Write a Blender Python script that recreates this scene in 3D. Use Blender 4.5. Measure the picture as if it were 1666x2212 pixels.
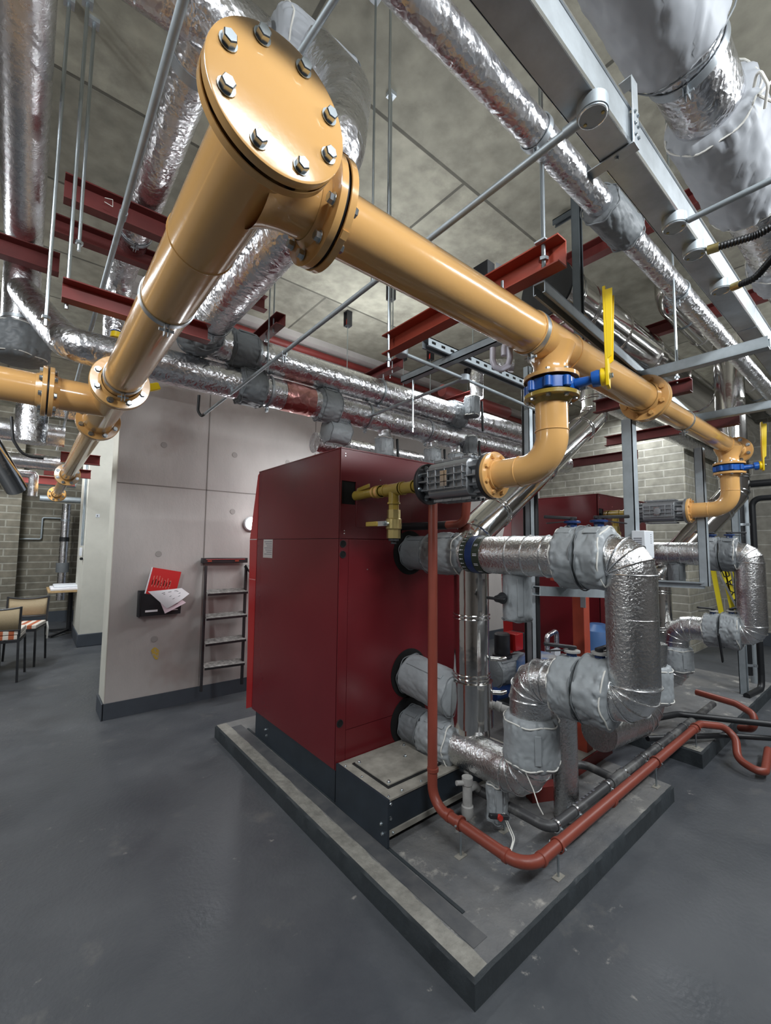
import bpy, bmesh, math, random
from mathutils import Vector, Matrix, Quaternion, noise
random.seed(7)
V = Vector
PI = math.pi
for o in list(bpy.data.objects):
    bpy.data.objects.remove(o)
S = bpy.context.scene
COL = S.collection

# ------------------------------------------------------------------ camera
F = 932.976
EYE = V((0, 0, 1.5))
_y, _p, _r = math.radians(50.5657), math.radians(4.4196), math.radians(0.5987)
FW = V((math.cos(_y) * math.cos(_p), math.sin(_y) * math.cos(_p), math.sin(_p)))
RT = V((math.sin(_y), -math.cos(_y), 0))
UP = RT.cross(FW)
RT, UP = (math.cos(_r) * RT + math.sin(_r) * UP), (-math.sin(_r) * RT + math.cos(_r) * UP)
cam_d = bpy.data.cameras.new('camera')
cam = bpy.data.objects.new('camera', cam_d)
COL.objects.link(cam)
m = Matrix((RT, UP, -FW)).transposed().to_4x4()
m.translation = EYE
cam.matrix_world = m
cam_d.sensor_fit = 'HORIZONTAL'
cam_d.sensor_width = 36
cam_d.lens = 36 * F / 1666
cam_d.clip_start = 0.02
S.camera = cam

# ------------------------------------------------------------------ world, lights, exposure
S.view_settings.view_transform = 'Standard'
S.view_settings.look = 'None'
S.view_settings.gamma = 1
S.view_settings.exposure = 0.0
w = bpy.data.worlds.new('world')
S.world = w
w.use_nodes = True
w.node_tree.nodes['Background'].inputs[0].default_value = (0.75, 0.85, 1, 1)
w.node_tree.nodes['Background'].inputs[1].default_value = 0.3


def area(name, loc, sx, sy, power, aim=None, col=(0.93, 0.97, 1.0)):
    d = bpy.data.lights.new(name, 'AREA')
    d.shape = 'RECTANGLE'
    d.size, d.size_y = sx, sy
    d.energy = power
    d.color = col
    o = bpy.data.objects.new(name, d)
    COL.objects.link(o)
    o.location = loc
    if aim is not None:
        o.rotation_euler = (V(aim) - V(loc)).to_track_quat('-Z', 'Y').to_euler()
    return o


# ceiling battens: beside and behind the viewer, along the aisle, between and beyond the boilers
area('batten_light', (0.7, -1.0, 3.2), 1.5, 0.16, 62, (1.2, 1.5, 1.4))
area('batten_light', (3.3, -1.2, 3.3), 1.5, 0.16, 62, (3.3, 1.2, 1.0))
area('batten_light', (-1.6, 1.2, 3.2), 0.16, 1.5, 50, (0.3, 2.2, 1.6))
area('batten_light', (-1.4, 4.6, 3.2), 0.16, 1.5, 60, (0.6, 5.2, 0.8))
area('batten_light', (-0.6, 7.6, 3.2), 0.16, 1.5, 75, (0.2, 9, 0.8))
area('batten_light', (1.0, 6.2, 3.3), 1.5, 0.16, 30, (0.6, 7.2, 1.0))
area('batten_light', (2.6, 3.75, 2.35), 1.5, 0.12, 20, (2.2, 4.42, 1.2))
area('batten_light', (6.0, -0.6, 3.3), 1.5, 0.16, 70, (5.6, 1.6, 1.0))
area('batten_light', (6.6, 2.6, 3.6), 1.5, 0.16, 45)
area('batten_light', (3.2, 2.5, 3.0), 1.2, 0.12, 16)
area('ceiling_fill_light', (2.5, 3.3, 2.95), 1.5, 0.12, 17, (2.3, 3.2, 3.8))  # these three upward fills are added to brighten the ceiling, no fitting there
area('ceiling_fill_light', (1.7, 2.0, 2.95), 1.2, 0.12, 5, (2.1, 1.95, 3.8))
area('ceiling_fill_light', (5.0, 0.3, 3.1), 1.5, 0.12, 6, (5.0, 0.3, 3.8))
area('bulkhead_light', (1.79, 4.33, 1.71), 0.08, 0.08, 4, (1.79, 3.4, 1.71))


# ------------------------------------------------------------------ helpers
def ray(px, py):
    return FW + RT * ((px - 833) / F) - UP * ((py - 1106) / F)


def at(px, py, ax, v):
    """point of the plane coordinate[ax] = v seen at a pixel"""
    d = ray(px, py)
    return EYE + d * ((v - EYE[ax]) / d[ax])


MATS = {}


def mat(name, col, rough=0.5, metal=0.0, bump=0.0, bscale=20, var=0.0, vscale=6, coat=0.0, stretch=(1, 1, 1), rvar=0.0,
        bump2=0.0, b2scale=120, col2=None, emit=None, estr=0, voronoi=False, spec=0.5, bdist=0.02, lo=.35, hi=.7):
    m = bpy.data.materials.new(name)
    m.use_nodes = True
    nt = m.node_tree
    N, L = nt.nodes, nt.links
    b = N['Principled BSDF']
    b.inputs['Base Color'].default_value = (*col, 1)
    b.inputs['Roughness'].default_value = rough
    b.inputs['Metallic'].default_value = metal
    b.inputs['Specular IOR Level'].default_value = spec
    if coat:
        b.inputs['Coat Weight'].default_value = coat
        b.inputs['Coat Roughness'].default_value = 0.06
    if emit:
        b.inputs['Emission Color'].default_value = (*emit, 1)
        b.inputs['Emission Strength'].default_value = estr
    geo = N.new('ShaderNodeNewGeometry')
    mp = N.new('ShaderNodeMapping')
    mp.inputs['Scale'].default_value = stretch
    L.new(geo.outputs['Position'], mp.inputs['Vector'])
    m['_'] = 0
    if var or col2:
        n = N.new('ShaderNodeTexNoise')
        n.inputs['Scale'].default_value = vscale
        n.inputs['Detail'].default_value = 6
        n.inputs['Roughness'].default_value = 0.62
        L.new(mp.outputs[0], n.inputs['Vector'])
        r = N.new('ShaderNodeValToRGB')
        r.color_ramp.elements[0].position = lo
        r.color_ramp.elements[1].position = hi
        c2 = col2 if col2 else tuple(min(1, c * (1 + var)) for c in col)
        c1 = col if col2 else tuple(c * (1 - var) for c in col)
        r.color_ramp.elements[0].color = (*c1, 1)
        r.color_ramp.elements[1].color = (*c2, 1)
        L.new(n.outputs['Fac'], r.inputs[0])
        L.new(r.outputs[0], b.inputs['Base Color'])
    if rvar:
        n = N.new('ShaderNodeTexNoise')
        n.inputs['Scale'].default_value = vscale * 2
        n.inputs['Detail'].default_value = 5
        L.new(mp.outputs[0], n.inputs['Vector'])
        mr = N.new('ShaderNodeMapRange')
        mr.inputs['To Min'].default_value = max(0.02, rough - rvar)
        mr.inputs['To Max'].default_value = min(1, rough + rvar)
        mr.inputs['From Min'].default_value = .3
        mr.inputs['From Max'].default_value = .7
        L.new(n.outputs['Fac'], mr.inputs['Value'])
        L.new(mr.outputs[0], b.inputs['Roughness'])
    last = None
    for k, (st, sc) in enumerate(((bump, bscale), (bump2, b2scale))):
        if not st:
            continue
        if voronoi and k == 0:
            n = N.new('ShaderNodeTexVoronoi')
            n.inputs['Scale'].default_value = sc
            out = n.outputs['Distance']
            wn = N.new('ShaderNodeTexNoise')
            wn.inputs['Scale'].default_value = sc * .6
            mx = N.new('ShaderNodeMixRGB')
            mx.blend_type = 'ADD'
            mx.inputs[0].default_value = 0.12
            L.new(mp.outputs[0], wn.inputs['Vector'])
            L.new(mp.outputs[0], mx.inputs[1])
            L.new(wn.outputs['Color'], mx.inputs[2])
            L.new(mx.outputs[0], n.inputs['Vector'])
        else:
            n = N.new('ShaderNodeTexNoise')
            n.inputs['Scale'].default_value = sc
            n.inputs['Detail'].default_value = 4
            out = n.outputs['Fac']
            L.new(mp.outputs[0], n.inputs['Vector'])
        bp = N.new('ShaderNodeBump')
        bp.inputs['Strength'].default_value = st
        bp.inputs['Distance'].default_value = bdist if k == 0 else bdist * .3
        L.new(out, bp.inputs['Height'])
        if last:
            L.new(last.outputs[0], bp.inputs['Normal'])
        last = bp
    if last:
        L.new(last.outputs[0], b.inputs['Normal'])
    MATS[name] = m
    return m


def node(nt, t, **kw):
    n = nt.nodes.new(t)
    for k, v in kw.items():
        n.inputs[k].default_value = v
    return n


def brick_mat(name, c1, c2, mortar, bw, rh, axis, ms=0.012, bump=0.6, rough=0.85, off=(0, 0, 0)):
    m = bpy.data.materials.new(name)
    m.use_nodes = True
    nt = m.node_tree
    L = nt.links
    b = nt.nodes['Principled BSDF']
    b.inputs['Roughness'].default_value = rough
    geo = nt.nodes.new('ShaderNodeNewGeometry')
    sp = nt.nodes.new('ShaderNodeSeparateXYZ')
    cb = nt.nodes.new('ShaderNodeCombineXYZ')
    L.new(geo.outputs['Position'], sp.inputs[0])
    a, c = {'y': (0, 2), 'x': (1, 2), 'z': (0, 1)}[axis]
    L.new(sp.outputs[a], cb.inputs[0])
    L.new(sp.outputs[c], cb.inputs[1])
    ad = nt.nodes.new('ShaderNodeVectorMath')
    ad.operation = 'ADD'
    ad.inputs[1].default_value = off
    L.new(cb.outputs[0], ad.inputs[0])
    br = nt.nodes.new('ShaderNodeTexBrick')
    br.inputs['Scale'].default_value = 1
    br.inputs['Brick Width'].default_value = bw
    br.inputs['Row Height'].default_value = rh
    br.inputs['Mortar Size'].default_value = ms
    br.inputs['Mortar Smooth'].default_value = 0.3
    br.inputs['Color1'].default_value = (*c1, 1)
    br.inputs['Color2'].default_value = (*c2, 1)
    br.inputs['Mortar'].default_value = (*mortar, 1)
    L.new(ad.outputs[0], br.inputs['Vector'])
    n = node(nt, 'ShaderNodeTexNoise', Scale=9, Detail=7)
    L.new(geo.outputs['Position'], n.inputs['Vector'])
    mr = node(nt, 'ShaderNodeMapRange')
    mr.inputs['From Min'].default_value = .3
    mr.inputs['From Max'].default_value = .7
    mr.inputs['To Min'].default_value = .78
    mr.inputs['To Max'].default_value = 1.2
    L.new(n.outputs['Fac'], mr.inputs['Value'])
    mx = nt.nodes.new('ShaderNodeMixRGB')
    mx.blend_type = 'MULTIPLY'
    mx.inputs[0].default_value = 1
    L.new(br.outputs['Color'], mx.inputs[1])
    L.new(mr.outputs[0], mx.inputs[2])
    L.new(mx.outputs[0], b.inputs['Base Color'])
    bp = nt.nodes.new('ShaderNodeBump')
    bp.inputs['Strength'].default_value = bump
    bp.inputs['Distance'].default_value = 0.01
    bp.invert = True
    L.new(br.outputs['Fac'], bp.inputs['Height'])
    L.new(bp.outputs[0], b.inputs['Normal'])
    MATS[name] = m
    return m


OCH = mat('ochre_gloss_paint', (0.74, 0.42, 0.15), 0.2, coat=0.7, bump=0.05, bscale=25, bdist=.01)
OCHD = mat('olive_gloss_paint', (0.36, 0.25, 0.045), 0.25, coat=0.6, bump=0.08, bscale=60, bdist=.01)
YEL = mat('yellow_enamel', (0.85, 0.60, 0.01), 0.35)
YEL2 = mat('ladder_yellow', (0.85, 0.70, 0.03), 0.45)
BLUE = mat('blue_enamel', (0.01, 0.10, 0.42), 0.3, coat=.3)
NAVY = mat('navy_enamel', (0.015, 0.04, 0.14), 0.35)
TANK = mat('blue_tank', (0.06, 0.13, 0.30), 0.4, col2=(0.3, 0.3, 0.3), vscale=2.2, lo=.5, hi=.62)
BRASS = mat('brass', (0.50, 0.40, 0.17), 0.32, metal=0.85, bump=0.15, bscale=120, bdist=.003)
BOLT = mat('zinc_bolt', (0.50, 0.55, 0.58), 0.3, metal=1, bump=.1, bscale=200, bdist=.001)
GALV = mat('galvanised_steel', (0.50, 0.54, 0.57), 0.42, metal=0.85, var=.16, vscale=9, bump=.02, bscale=40)
GALVM = mat('matt_galvanised', (0.40, 0.45, 0.48), 0.5, metal=0.5, var=.12, vscale=12)
STRUTD = mat('dark_strut', (0.13, 0.15, 0.165), 0.5, metal=.6, var=.1)
FOIL = mat('foil_wrap', (0.74, 0.74, 0.76), 0.27, metal=1, bump=0.35, bscale=28, voronoi=True, bump2=0.3, b2scale=110, bdist=.010,
           rvar=.08, vscale=8)
FOILS = mat('foil_smooth_wrap', (0.76, 0.76, 0.78), 0.27, metal=1, bump=0.15, bscale=14, bump2=.2, b2scale=120, bdist=.025,
            rvar=.06, vscale=10)
STUC = mat('stucco_aluminium', (0.72, 0.73, 0.74), 0.25, metal=1, bump=0.7, bscale=95, bdist=.005, rvar=.05, vscale=14,
           col2=(.62, .62, .61))
INOX = mat('polished_stainless', (0.72, 0.71, 0.69), 0.12, metal=1, bump=0.15, bscale=4, bdist=.03)
TAPE = mat('aluminium_tape', (0.86, 0.87, 0.88), 0.22, metal=1)
FAB = mat('grey_coated_fabric', (0.31, 0.335, 0.35), 0.45, bump=0.35, bscale=7, var=.08, vscale=5, bdist=.03)
FABD = mat('slate_coated_fabric', (0.17, 0.185, 0.195), 0.5, bump=0.3, bscale=9, var=.1, vscale=5, bdist=.03)
FABL = mat('pale_coated_fabric', (0.40, 0.42, 0.45), 0.5, bump=0.12, bscale=4, bdist=.03)
CORD = mat('white_cord', (0.72, 0.71, 0.66), 0.7)
RED = mat('boiler_red', (0.125, 0.010, 0.014), 0.27, bump=.02, bscale=3, var=.05, vscale=1.5)
REDB = mat('bright_boiler_red', (0.33, 0.010, 0.010), 0.3)
OXD = mat('oxide_primer_steel', (0.13, 0.02, 0.018), 0.55, var=.15, vscale=8)
OXO = mat('orange_primer_steel', (0.36, 0.055, 0.028), 0.5, var=.1, vscale=8)
SOIL = mat('terracotta_pvc', (0.22, 0.046, 0.028), 0.42, var=.08, vscale=5, bump=.04)
RPIPE = mat('red_primer_pipe', (0.19, 0.025, 0.02), 0.5, var=.1)
BLK = mat('black_rubber', (0.012, 0.013, 0.015), 0.45)
BLKM = mat('black_metal', (0.02, 0.021, 0.024), 0.4, var=.3)
VOID = mat('cavity_black', (0.003, 0.003, 0.003), 0.9)
BASE = mat('boiler_base_steel', (0.018, 0.026, 0.036), 0.5, var=.25, vscale=5)
DUST = mat('dusty_steel_plate', (0.27, 0.255, 0.22), 0.75, var=.25, vscale=12)
ALU = mat('cast_aluminium', (0.33, 0.345, 0.36), 0.4, metal=.75, bump=.2, bscale=150, bdist=.003)
PVCW = mat('dusty_white_pvc', (0.36, 0.355, 0.34), 0.6, var=.15, vscale=20)
PVCB = mat('dusty_black_pipe', (0.045, 0.045, 0.047), 0.45, col2=(.20, .20, .19), vscale=7, lo=.5, hi=.7)
CREAM = mat('cream_paint', (0.62, 0.61, 0.54), 0.6, var=.05, vscale=5)
SKIRT = mat('grey_floor_paint', (0.055, 0.065, 0.08), 0.55, var=.1)
WHITE = mat('white_plastic', (0.75, 0.78, 0.82), 0.4)
PAPER = mat('white_paper', (0.80, 0.79, 0.82), 0.7)
PINK = mat('pink_paper', (0.78, 0.62, 0.68), 0.7)
PRINT = mat('grey_print', (0.12, 0.12, 0.14), 0.7)
PRED = mat('red_booklet', (0.62, 0.02, 0.02), 0.5)
PREDL = mat('pale_red_print', (0.75, 0.22, 0.18), 0.5)
GLOW = mat('lamp_diffuser', (1, 1, 1), 0.5, emit=(1, 0.95, 0.97), estr=14)
WOOD = mat('plywood_edge', (0.46, 0.31, 0.15), 0.6, var=.2, vscale=14)
CANE = mat('woven_cane', (0.42, 0.33, 0.20), 0.7, bump=.8, bscale=160, bdist=.004)
TREAD = mat('worn_tread', (0.13, 0.125, 0.12), 0.75, col2=(.38, .37, .35), vscale=30)
BANDM = mat('identification_band', (0.03, 0.045, 0.03), 0.45)
REDTAG = mat('red_plastic', (0.45, 0.03, 0.02), 0.4)
FLOORM = mat('painted_floor', (0.058, 0.064, 0.073), 0.42, col2=(.100, .105, .112), vscale=1.3, bump=.15, bscale=8, rvar=.12,
             bump2=.35, b2scale=45, lo=.35, hi=.75)


def splotch(m, col, scale, lo, hi, mask=None, detail=8):
    """lay a second irregular colour (dust, stains) over a material"""
    nt = m.node_tree
    b = nt.nodes['Principled BSDF']
    src = b.inputs['Base Color'].links[0].from_socket
    geo = nt.nodes.new('ShaderNodeNewGeometry')
    mp = nt.nodes.new('ShaderNodeMapping')
    mp.inputs['Location'].default_value = (scale, 3.1, 1.7)
    n = node(nt, 'ShaderNodeTexNoise', Scale=scale, Detail=detail, Roughness=.7)
    r = nt.nodes.new('ShaderNodeValToRGB')
    r.color_ramp.elements[0].position = lo
    r.color_ramp.elements[1].position = hi
    mx = nt.nodes.new('ShaderNodeMixRGB')
    mx.inputs[2].default_value = (*col, 1)
    nt.links.new(geo.outputs['Position'], mp.inputs[0])
    nt.links.new(mp.outputs[0], n.inputs['Vector'])
    nt.links.new(n.outputs['Fac'], r.inputs[0])
    nt.links.new(r.outputs[0], mx.inputs[0])
    nt.links.new(src, mx.inputs[1])
    nt.links.new(mx.outputs[0], b.inputs['Base Color'])


splotch(FLOORM, (.16, .155, .145), 2.3, .60, .78)
splotch(FLOORM, (.26, .25, .235), 11, .655, .72)
PLTOP = mat('plinth_concrete', (0.10, 0.105, 0.112), 0.7, col2=(.20, .195, .185), vscale=2.2, bump=.3, bscale=20, bump2=.4,
            b2scale=90)
splotch(PLTOP, (.38, .365, .33), 7, .58, .70)
PLEDGE = mat('worn_plinth_edge', (0.24, 0.232, 0.205), 0.8, var=.25, vscale=14, bump=.4, bscale=40)
PLSIDE = mat('dark_plinth_paint', (0.030, 0.037, 0.042), 0.55, var=.2, vscale=4, bump=.2, bscale=25)
CONC = mat('wall_concrete', (0.40, 0.375, 0.36), 0.75, col2=(.50, .47, .45), vscale=1.6, bump=.12, bscale=14, bump2=.15, b2scale=90,
           stretch=(1, 1, .45))
splotch(CONC, (.33, .26, .235), 1.1, .56, .78, detail=4)
CEILM = brick_mat('ceiling_concrete', (.38, .365, .295), (.245, .235, .19), (.11, .105, .085), 2.4, 0.85, 'z', .012, .4,
                  off=(.35, .83, 0))
splotch(CEILM, (.15, .14, .115), 1.4, .52, .78)
CEILM.node_tree.nodes['Principled BSDF'].inputs['Roughness'].default_value = .8
BRKY = brick_mat('fairfaced_brick_y', (.22, .20, .155), (.175, .16, .125), (.33, .32, .27), .66, .125, 'y', .013)
BRKX = brick_mat('fairfaced_brick_x', (.30, .29, .24), (.25, .24, .20), (.42, .41, .36), .52, .117, 'x', .012)
BRKP = brick_mat('fairfaced_brick_lit', (.38, .36, .29), (.32, .31, .26), (.46, .45, .40), .52, .117, 'y', .012)  # same brick as the pier side, the lit face painted in as lighter colours
BLKX = brick_mat('fairfaced_block', (.29, .275, .235), (.25, .24, .21), (.40, .39, .35), .45, .225, 'x', .011)


class MB:
    def __init__(s):
        s.v = []
        s.f = []

    def add(s, vs, fs):
        b = len(s.v)
        s.v += [V(p) for p in vs]
        s.f += [tuple(i + b for i in f) for f in fs]
        return s

    def box(s, lo, hi):
        x0, y0, z0 = lo
        x1, y1, z1 = hi
        return s.add([(x0, y0, z0), (x1, y0, z0), (x1, y1, z0), (x0, y1, z0), (x0, y0, z1), (x1, y0, z1), (x1, y1, z1), (x0, y1, z1)],
                     [(0, 3, 2, 1), (4, 5, 6, 7), (0, 1, 5, 4), (1, 2, 6, 5), (2, 3, 7, 6), (3, 0, 4, 7)])

    def bar(s, a, b, w, h, up=(0, 0, 1)):
        """rectangular bar from a to b, w sideways, h along up"""
        a, b = V(a), V(b)
        d = (b - a).normalized()
        u = V(up)
        if abs(d.dot(u)) > .99:
            u = V((0, 1, 0))
        sd = d.cross(u).normalized()
        u = sd.cross(d).normalized()
        P = []
        for q in (a, b):
            for i, j in ((-1, -1), (1, -1), (1, 1), (-1, 1)):
                P.append(q + sd * (i * w / 2) + u * (j * h / 2))
        return s.add(P, [(0, 1, 2, 3), (7, 6, 5, 4), (0, 4, 5, 1), (1, 5, 6, 2), (2, 6, 7, 3), (3, 7, 4, 0)])

    def prism(s, pts, d):
        """closed polygon pts extruded by vector d"""
        n = len(pts)
        d = V(d)
        P = [V(p) for p in pts] + [V(p) + d for p in pts]
        return s.add(P, [tuple(range(n))[::-1], tuple(range(n, 2 * n))] + [(i, (i + 1) % n, n + (i + 1) % n, n + i) for i in range(n)])

    def lathe(s, c, ax, prof, n=32, cap=True, wob=None):
        """prof: [(distance along ax, radius)]"""
        c, ax = V(c), V(ax).normalized()
        u = ax.orthogonal().normalized()
        if abs(ax.z) < .9:
            u = ax.cross(V((0, 0, 1))).normalized()
        w_ = ax.cross(u)
        P = []
        for k, (t, r) in enumerate(prof):
            for i in range(n):
                a = 2 * PI * i / n
                rr = r * (wob(a, t, k) if wob else 1)
                P.append(c + ax * t + (u * math.cos(a) + w_ * math.sin(a)) * rr)
        fs = []
        for k in range(len(prof) - 1):
            for i in range(n):
                j = (i + 1) % n
                fs.append((k * n + i, k * n + j, (k + 1) * n + j, (k + 1) * n + i))
        if cap:
            fs.append(tuple(range(n))[::-1])
            fs.append(tuple((len(prof) - 1) * n + i for i in range(n)))
        return s.add(P, fs)

    def cyl(s, a, b, r, n=24, r2=None):
        a, b = V(a), V(b)
        L_ = (b - a).length
        return s.lathe(a, b - a, [(0, r), (L_, r if r2 is None else r2)], n)

    def tube(s, pts, r, bend=0.1, k=8, n=24, cap=True):
        path, _ = arcpath(pts, bend, k)
        return s.sweep(path, r, n, cap)

    def sweep(s, path, r, n=24, cap=True):
        T = []
        for i in range(len(path)):
            a = path[max(0, i - 1)]
            b = path[min(len(path) - 1, i + 1)]
            T.append((b - a).normalized())
        u = T[0].orthogonal().normalized()
        P = []
        for i, p in enumerate(path):
            if i:
                q = T[i - 1].rotation_difference(T[i])
                u = q @ u
            u = (u - T[i] * u.dot(T[i])).normalized()
            w_ = T[i].cross(u)
            # miter widening
            rr = r[i] if isinstance(r, (list, tuple)) else r
            if 0 < i < len(path) - 1:
                d1 = (p - path[i - 1]).normalized()
                co = max(.5, d1.dot(T[i]))
                axis_ = d1.cross(T[i])
            else:
                co, axis_ = 1, V((0, 0, 0))
            for j in range(n):
                a = 2 * PI * j / n
                d = u * math.cos(a) + w_ * math.sin(a)
                if axis_.length > 1e-4:
                    e = axis_.normalized().cross(T[i]).normalized()
                    d = d + e * d.dot(e) * (1 / co - 1)
                P.append(p + d * rr)
        fs = []
        for k in range(len(path) - 1):
            for i in range(n):
                j = (i + 1) % n
                fs.append((k * n + i, k * n + j, (k + 1) * n + j, (k + 1) * n + i))
        if cap:
            fs.append(tuple(range(n))[::-1])
            fs.append(tuple((len(path) - 1) * n + i for i in range(n)))
        return s.add(P, fs)

    def torus(s, c, ax, R, r, n=36, k=8):
        c, ax = V(c), V(ax).normalized()
        u = ax.orthogonal().normalized()
        w_ = ax.cross(u)
        P, fs = [], []
        for i in range(n):
            a = 2 * PI * i / n
            d = u * math.cos(a) + w_ * math.sin(a)
            for j in range(k):
                b = 2 * PI * j / k
                P.append(c + d * (R + r * math.cos(b)) + ax * (r * math.sin(b)))
        for i in range(n):
            for j in range(k):
                fs.append((i * k + j, ((i + 1) % n) * k + j, ((i + 1) % n) * k + (j + 1) % k, i * k + (j + 1) % k))
        return s.add(P, fs)

    def obj(s, name, m, parent=None, label=None, cat=None, group=None, kind=None, bevel=0, angle=35, base=True):
        xs = [p.x for p in s.v]
        ys = [p.y for p in s.v]
        zs = [p.z for p in s.v]
        o_ = V(((min(xs) + max(xs)) / 2, (min(ys) + max(ys)) / 2, min(zs)))
        me = bpy.data.meshes.new(name)
        me.from_pydata([p - o_ for p in s.v], [], s.f)
        bm = bmesh.new()
        bm.from_mesh(me)
        bmesh.ops.recalc_face_normals(bm, faces=bm.faces)
        bm.to_mesh(me)
        bm.free()
        for p in me.polygons:
            p.use_smooth = True
        me.set_sharp_from_angle(angle=math.radians(angle))
        me.materials.append(m)
        o = bpy.data.objects.new(name, me)
        COL.objects.link(o)
        if parent:
            o.parent = parent
            o_ = o_ - V(parent['_w'])
        o['_w'] = tuple(V(o_) + (V(parent['_w']) if parent else V((0, 0, 0))))
        o.location = o_
        if bevel:
            md = o.modifiers.new('bevel', 'BEVEL')
            md.width = bevel
            md.segments = 2
            md.limit_method = 'ANGLE'
            md.angle_limit = math.radians(40)
        tag(o, label, cat, group, kind)
        return o


def tag(o, label=None, cat=None, group=None, kind=None):
    if label:
        o['label'] = label
    if cat:
        o['category'] = cat
    if group:
        o['group'] = group
    if kind:
        o['kind'] = kind
    return o


def thing(name, loc, label, cat, group=None):
    o = bpy.data.objects.new(name, None)
    o.empty_display_size = .05
    COL.objects.link(o)
    o.location = loc
    o['_w'] = tuple(loc)
    return tag(o, label, cat, group)


def arcpath(pts, bend, k):
    pts = [V(p) for p in pts]
    out = [pts[0]]
    arcs = []
    for i in range(1, len(pts) - 1):
        a, b, c = pts[i - 1], pts[i], pts[i + 1]
        d1, d2 = (b - a).normalized(), (c - b).normalized()
        ang = d1.angle(d2)
        if ang < 1e-3:
            out.append(b)
            continue
        bd = bend[i - 1] if isinstance(bend, (list, tuple)) else bend
        t = min(bd * math.tan(ang / 2), (b - a).length * .499, (c - b).length * .499)
        R = t / math.tan(ang / 2)
        p0 = b - d1 * t
        nrm = (d2 - d1 * d2.dot(d1)).normalized()
        cen = p0 + nrm * R
        arc = []
        for j in range(k + 1):
            th = ang * j / k
            q = cen - nrm * R * math.cos(th) + d1 * R * math.sin(th)
            out.append(q)
            tg = d1 * math.cos(th) + nrm * math.sin(th)
            arc.append((q, tg))
        arcs.append(arc)
    out.append(pts[-1])
    return out, arcs


# ---- shared hardware
_bolt = {}


def bolt_mesh(r, m):
    key = (round(r, 4), m.name)
    if key not in _bolt:
        b = MB()
        b.lathe((0, 0, 0), (0, 0, 1), [(0, r * 1.25), (r * .12, r * 1.25)], 16)
        b.lathe((0, 0, r * .1), (0, 0, 1), [(0, r), (r * .85, r), (r * 1.0, r * .86)], 6)
        me = bpy.data.meshes.new('bolt')
        me.from_pydata([tuple(p) for p in b.v], [], b.f)
        me.materials.append(m)
        _bolt[key] = me
    return _bolt[key]


def bolt(p, ax, r, parent, m=None, name='bolt'):
    o = bpy.data.objects.new(name, bolt_mesh(r, m or BOLT))
    COL.objects.link(o)
    o.parent = parent
    o.location = V(p) - V(parent['_w'])
    o.rotation_mode = 'QUATERNION'
    o.rotation_quaternion = V(ax).normalized().to_track_quat('Z', 'Y') @ Quaternion((0, 0, 1), random.uniform(0, 1))
    return o


def ring_pts(c, ax, R, n, ph=0):
    ax = V(ax).normalized()
    u = ax.cross(V((0, 0, 1))).normalized() if abs(ax.z) < .9 else V((1, 0, 0))
    w_ = ax.cross(u)
    return [V(c) + (u * math.cos(ph + 2 * PI * i / n) + w_ * math.sin(ph + 2 * PI * i / n)) * R for i in range(n)]


def flange(c, ax, R, th, parent, m=OCH, n=8, br=None, hub=None, bm_=None, both=True, gasket=True, br_m=None):
    """a pair of bolted flange plates centred on c; ax along the pipe"""
    c, ax = V(c), V(ax).normalized()
    g = .004
    for s in (-1, 1):
        b = MB()
        r1 = hub or R * .62
        prof = [(0, r1 * .9), (0, R * .985), (th * .12, R), (th * .88, R), (th, R * .985), (th, r1 * 1.1), (th + R * .2, r1 * .98)]
        b.lathe(c + ax * s * g, ax * s, prof, 48, cap=False)
        fl_ = b.obj('flange', m, parent)
    if gasket:
        MB().lathe(c - ax * g, ax, [(0, R * .93), (2 * g, R * .93)], 40).obj('gasket', BLK, parent)
    br = br or R * .1
    for p in ring_pts(c, ax, R * .8, n, PI / n):
        for s in ((-1, 1) if both else (1,)):
            bolt(p + ax * s * (g + th), ax * s, br, fl_, bm_)


def clip_ring(c, ax, R, parent, name='clamp', m=GALV, w_=.025, lug=True, d=None):
    b = MB()
    b.lathe(V(c) - V(ax).normalized() * w_ / 2, ax, [(0, R), (0, R + .004), (w_, R + .004), (w_, R)], 40, cap=False)
    if lug:
        d = V(d) if d else V((0, 0, -1))
        q = V(c) + d * (R + .018)
        s = V(ax).normalized().cross(d)
        for sg in (-1, 1):
            b.bar(q - d * .02 + s * sg * .006, q + d * .018 + s * sg * .006, .003, w_, V(ax))
        b.cyl(q - s * .022, q + s * .022, .005, 10)
    return b.obj(name, m, parent)


def wobf(amp, fr=3.0, seed=0, fr2=12):
    def f(a, t, k):
        p = V((math.cos(a) * fr, math.sin(a) * fr, t * 14 + seed))
        return 1 + amp * noise.noise(p) + amp * .5 * noise.noise(V((math.cos(a) * fr * 2.5, math.sin(a) * fr * 2.5, t * 35 + seed)))
    return f


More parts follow.
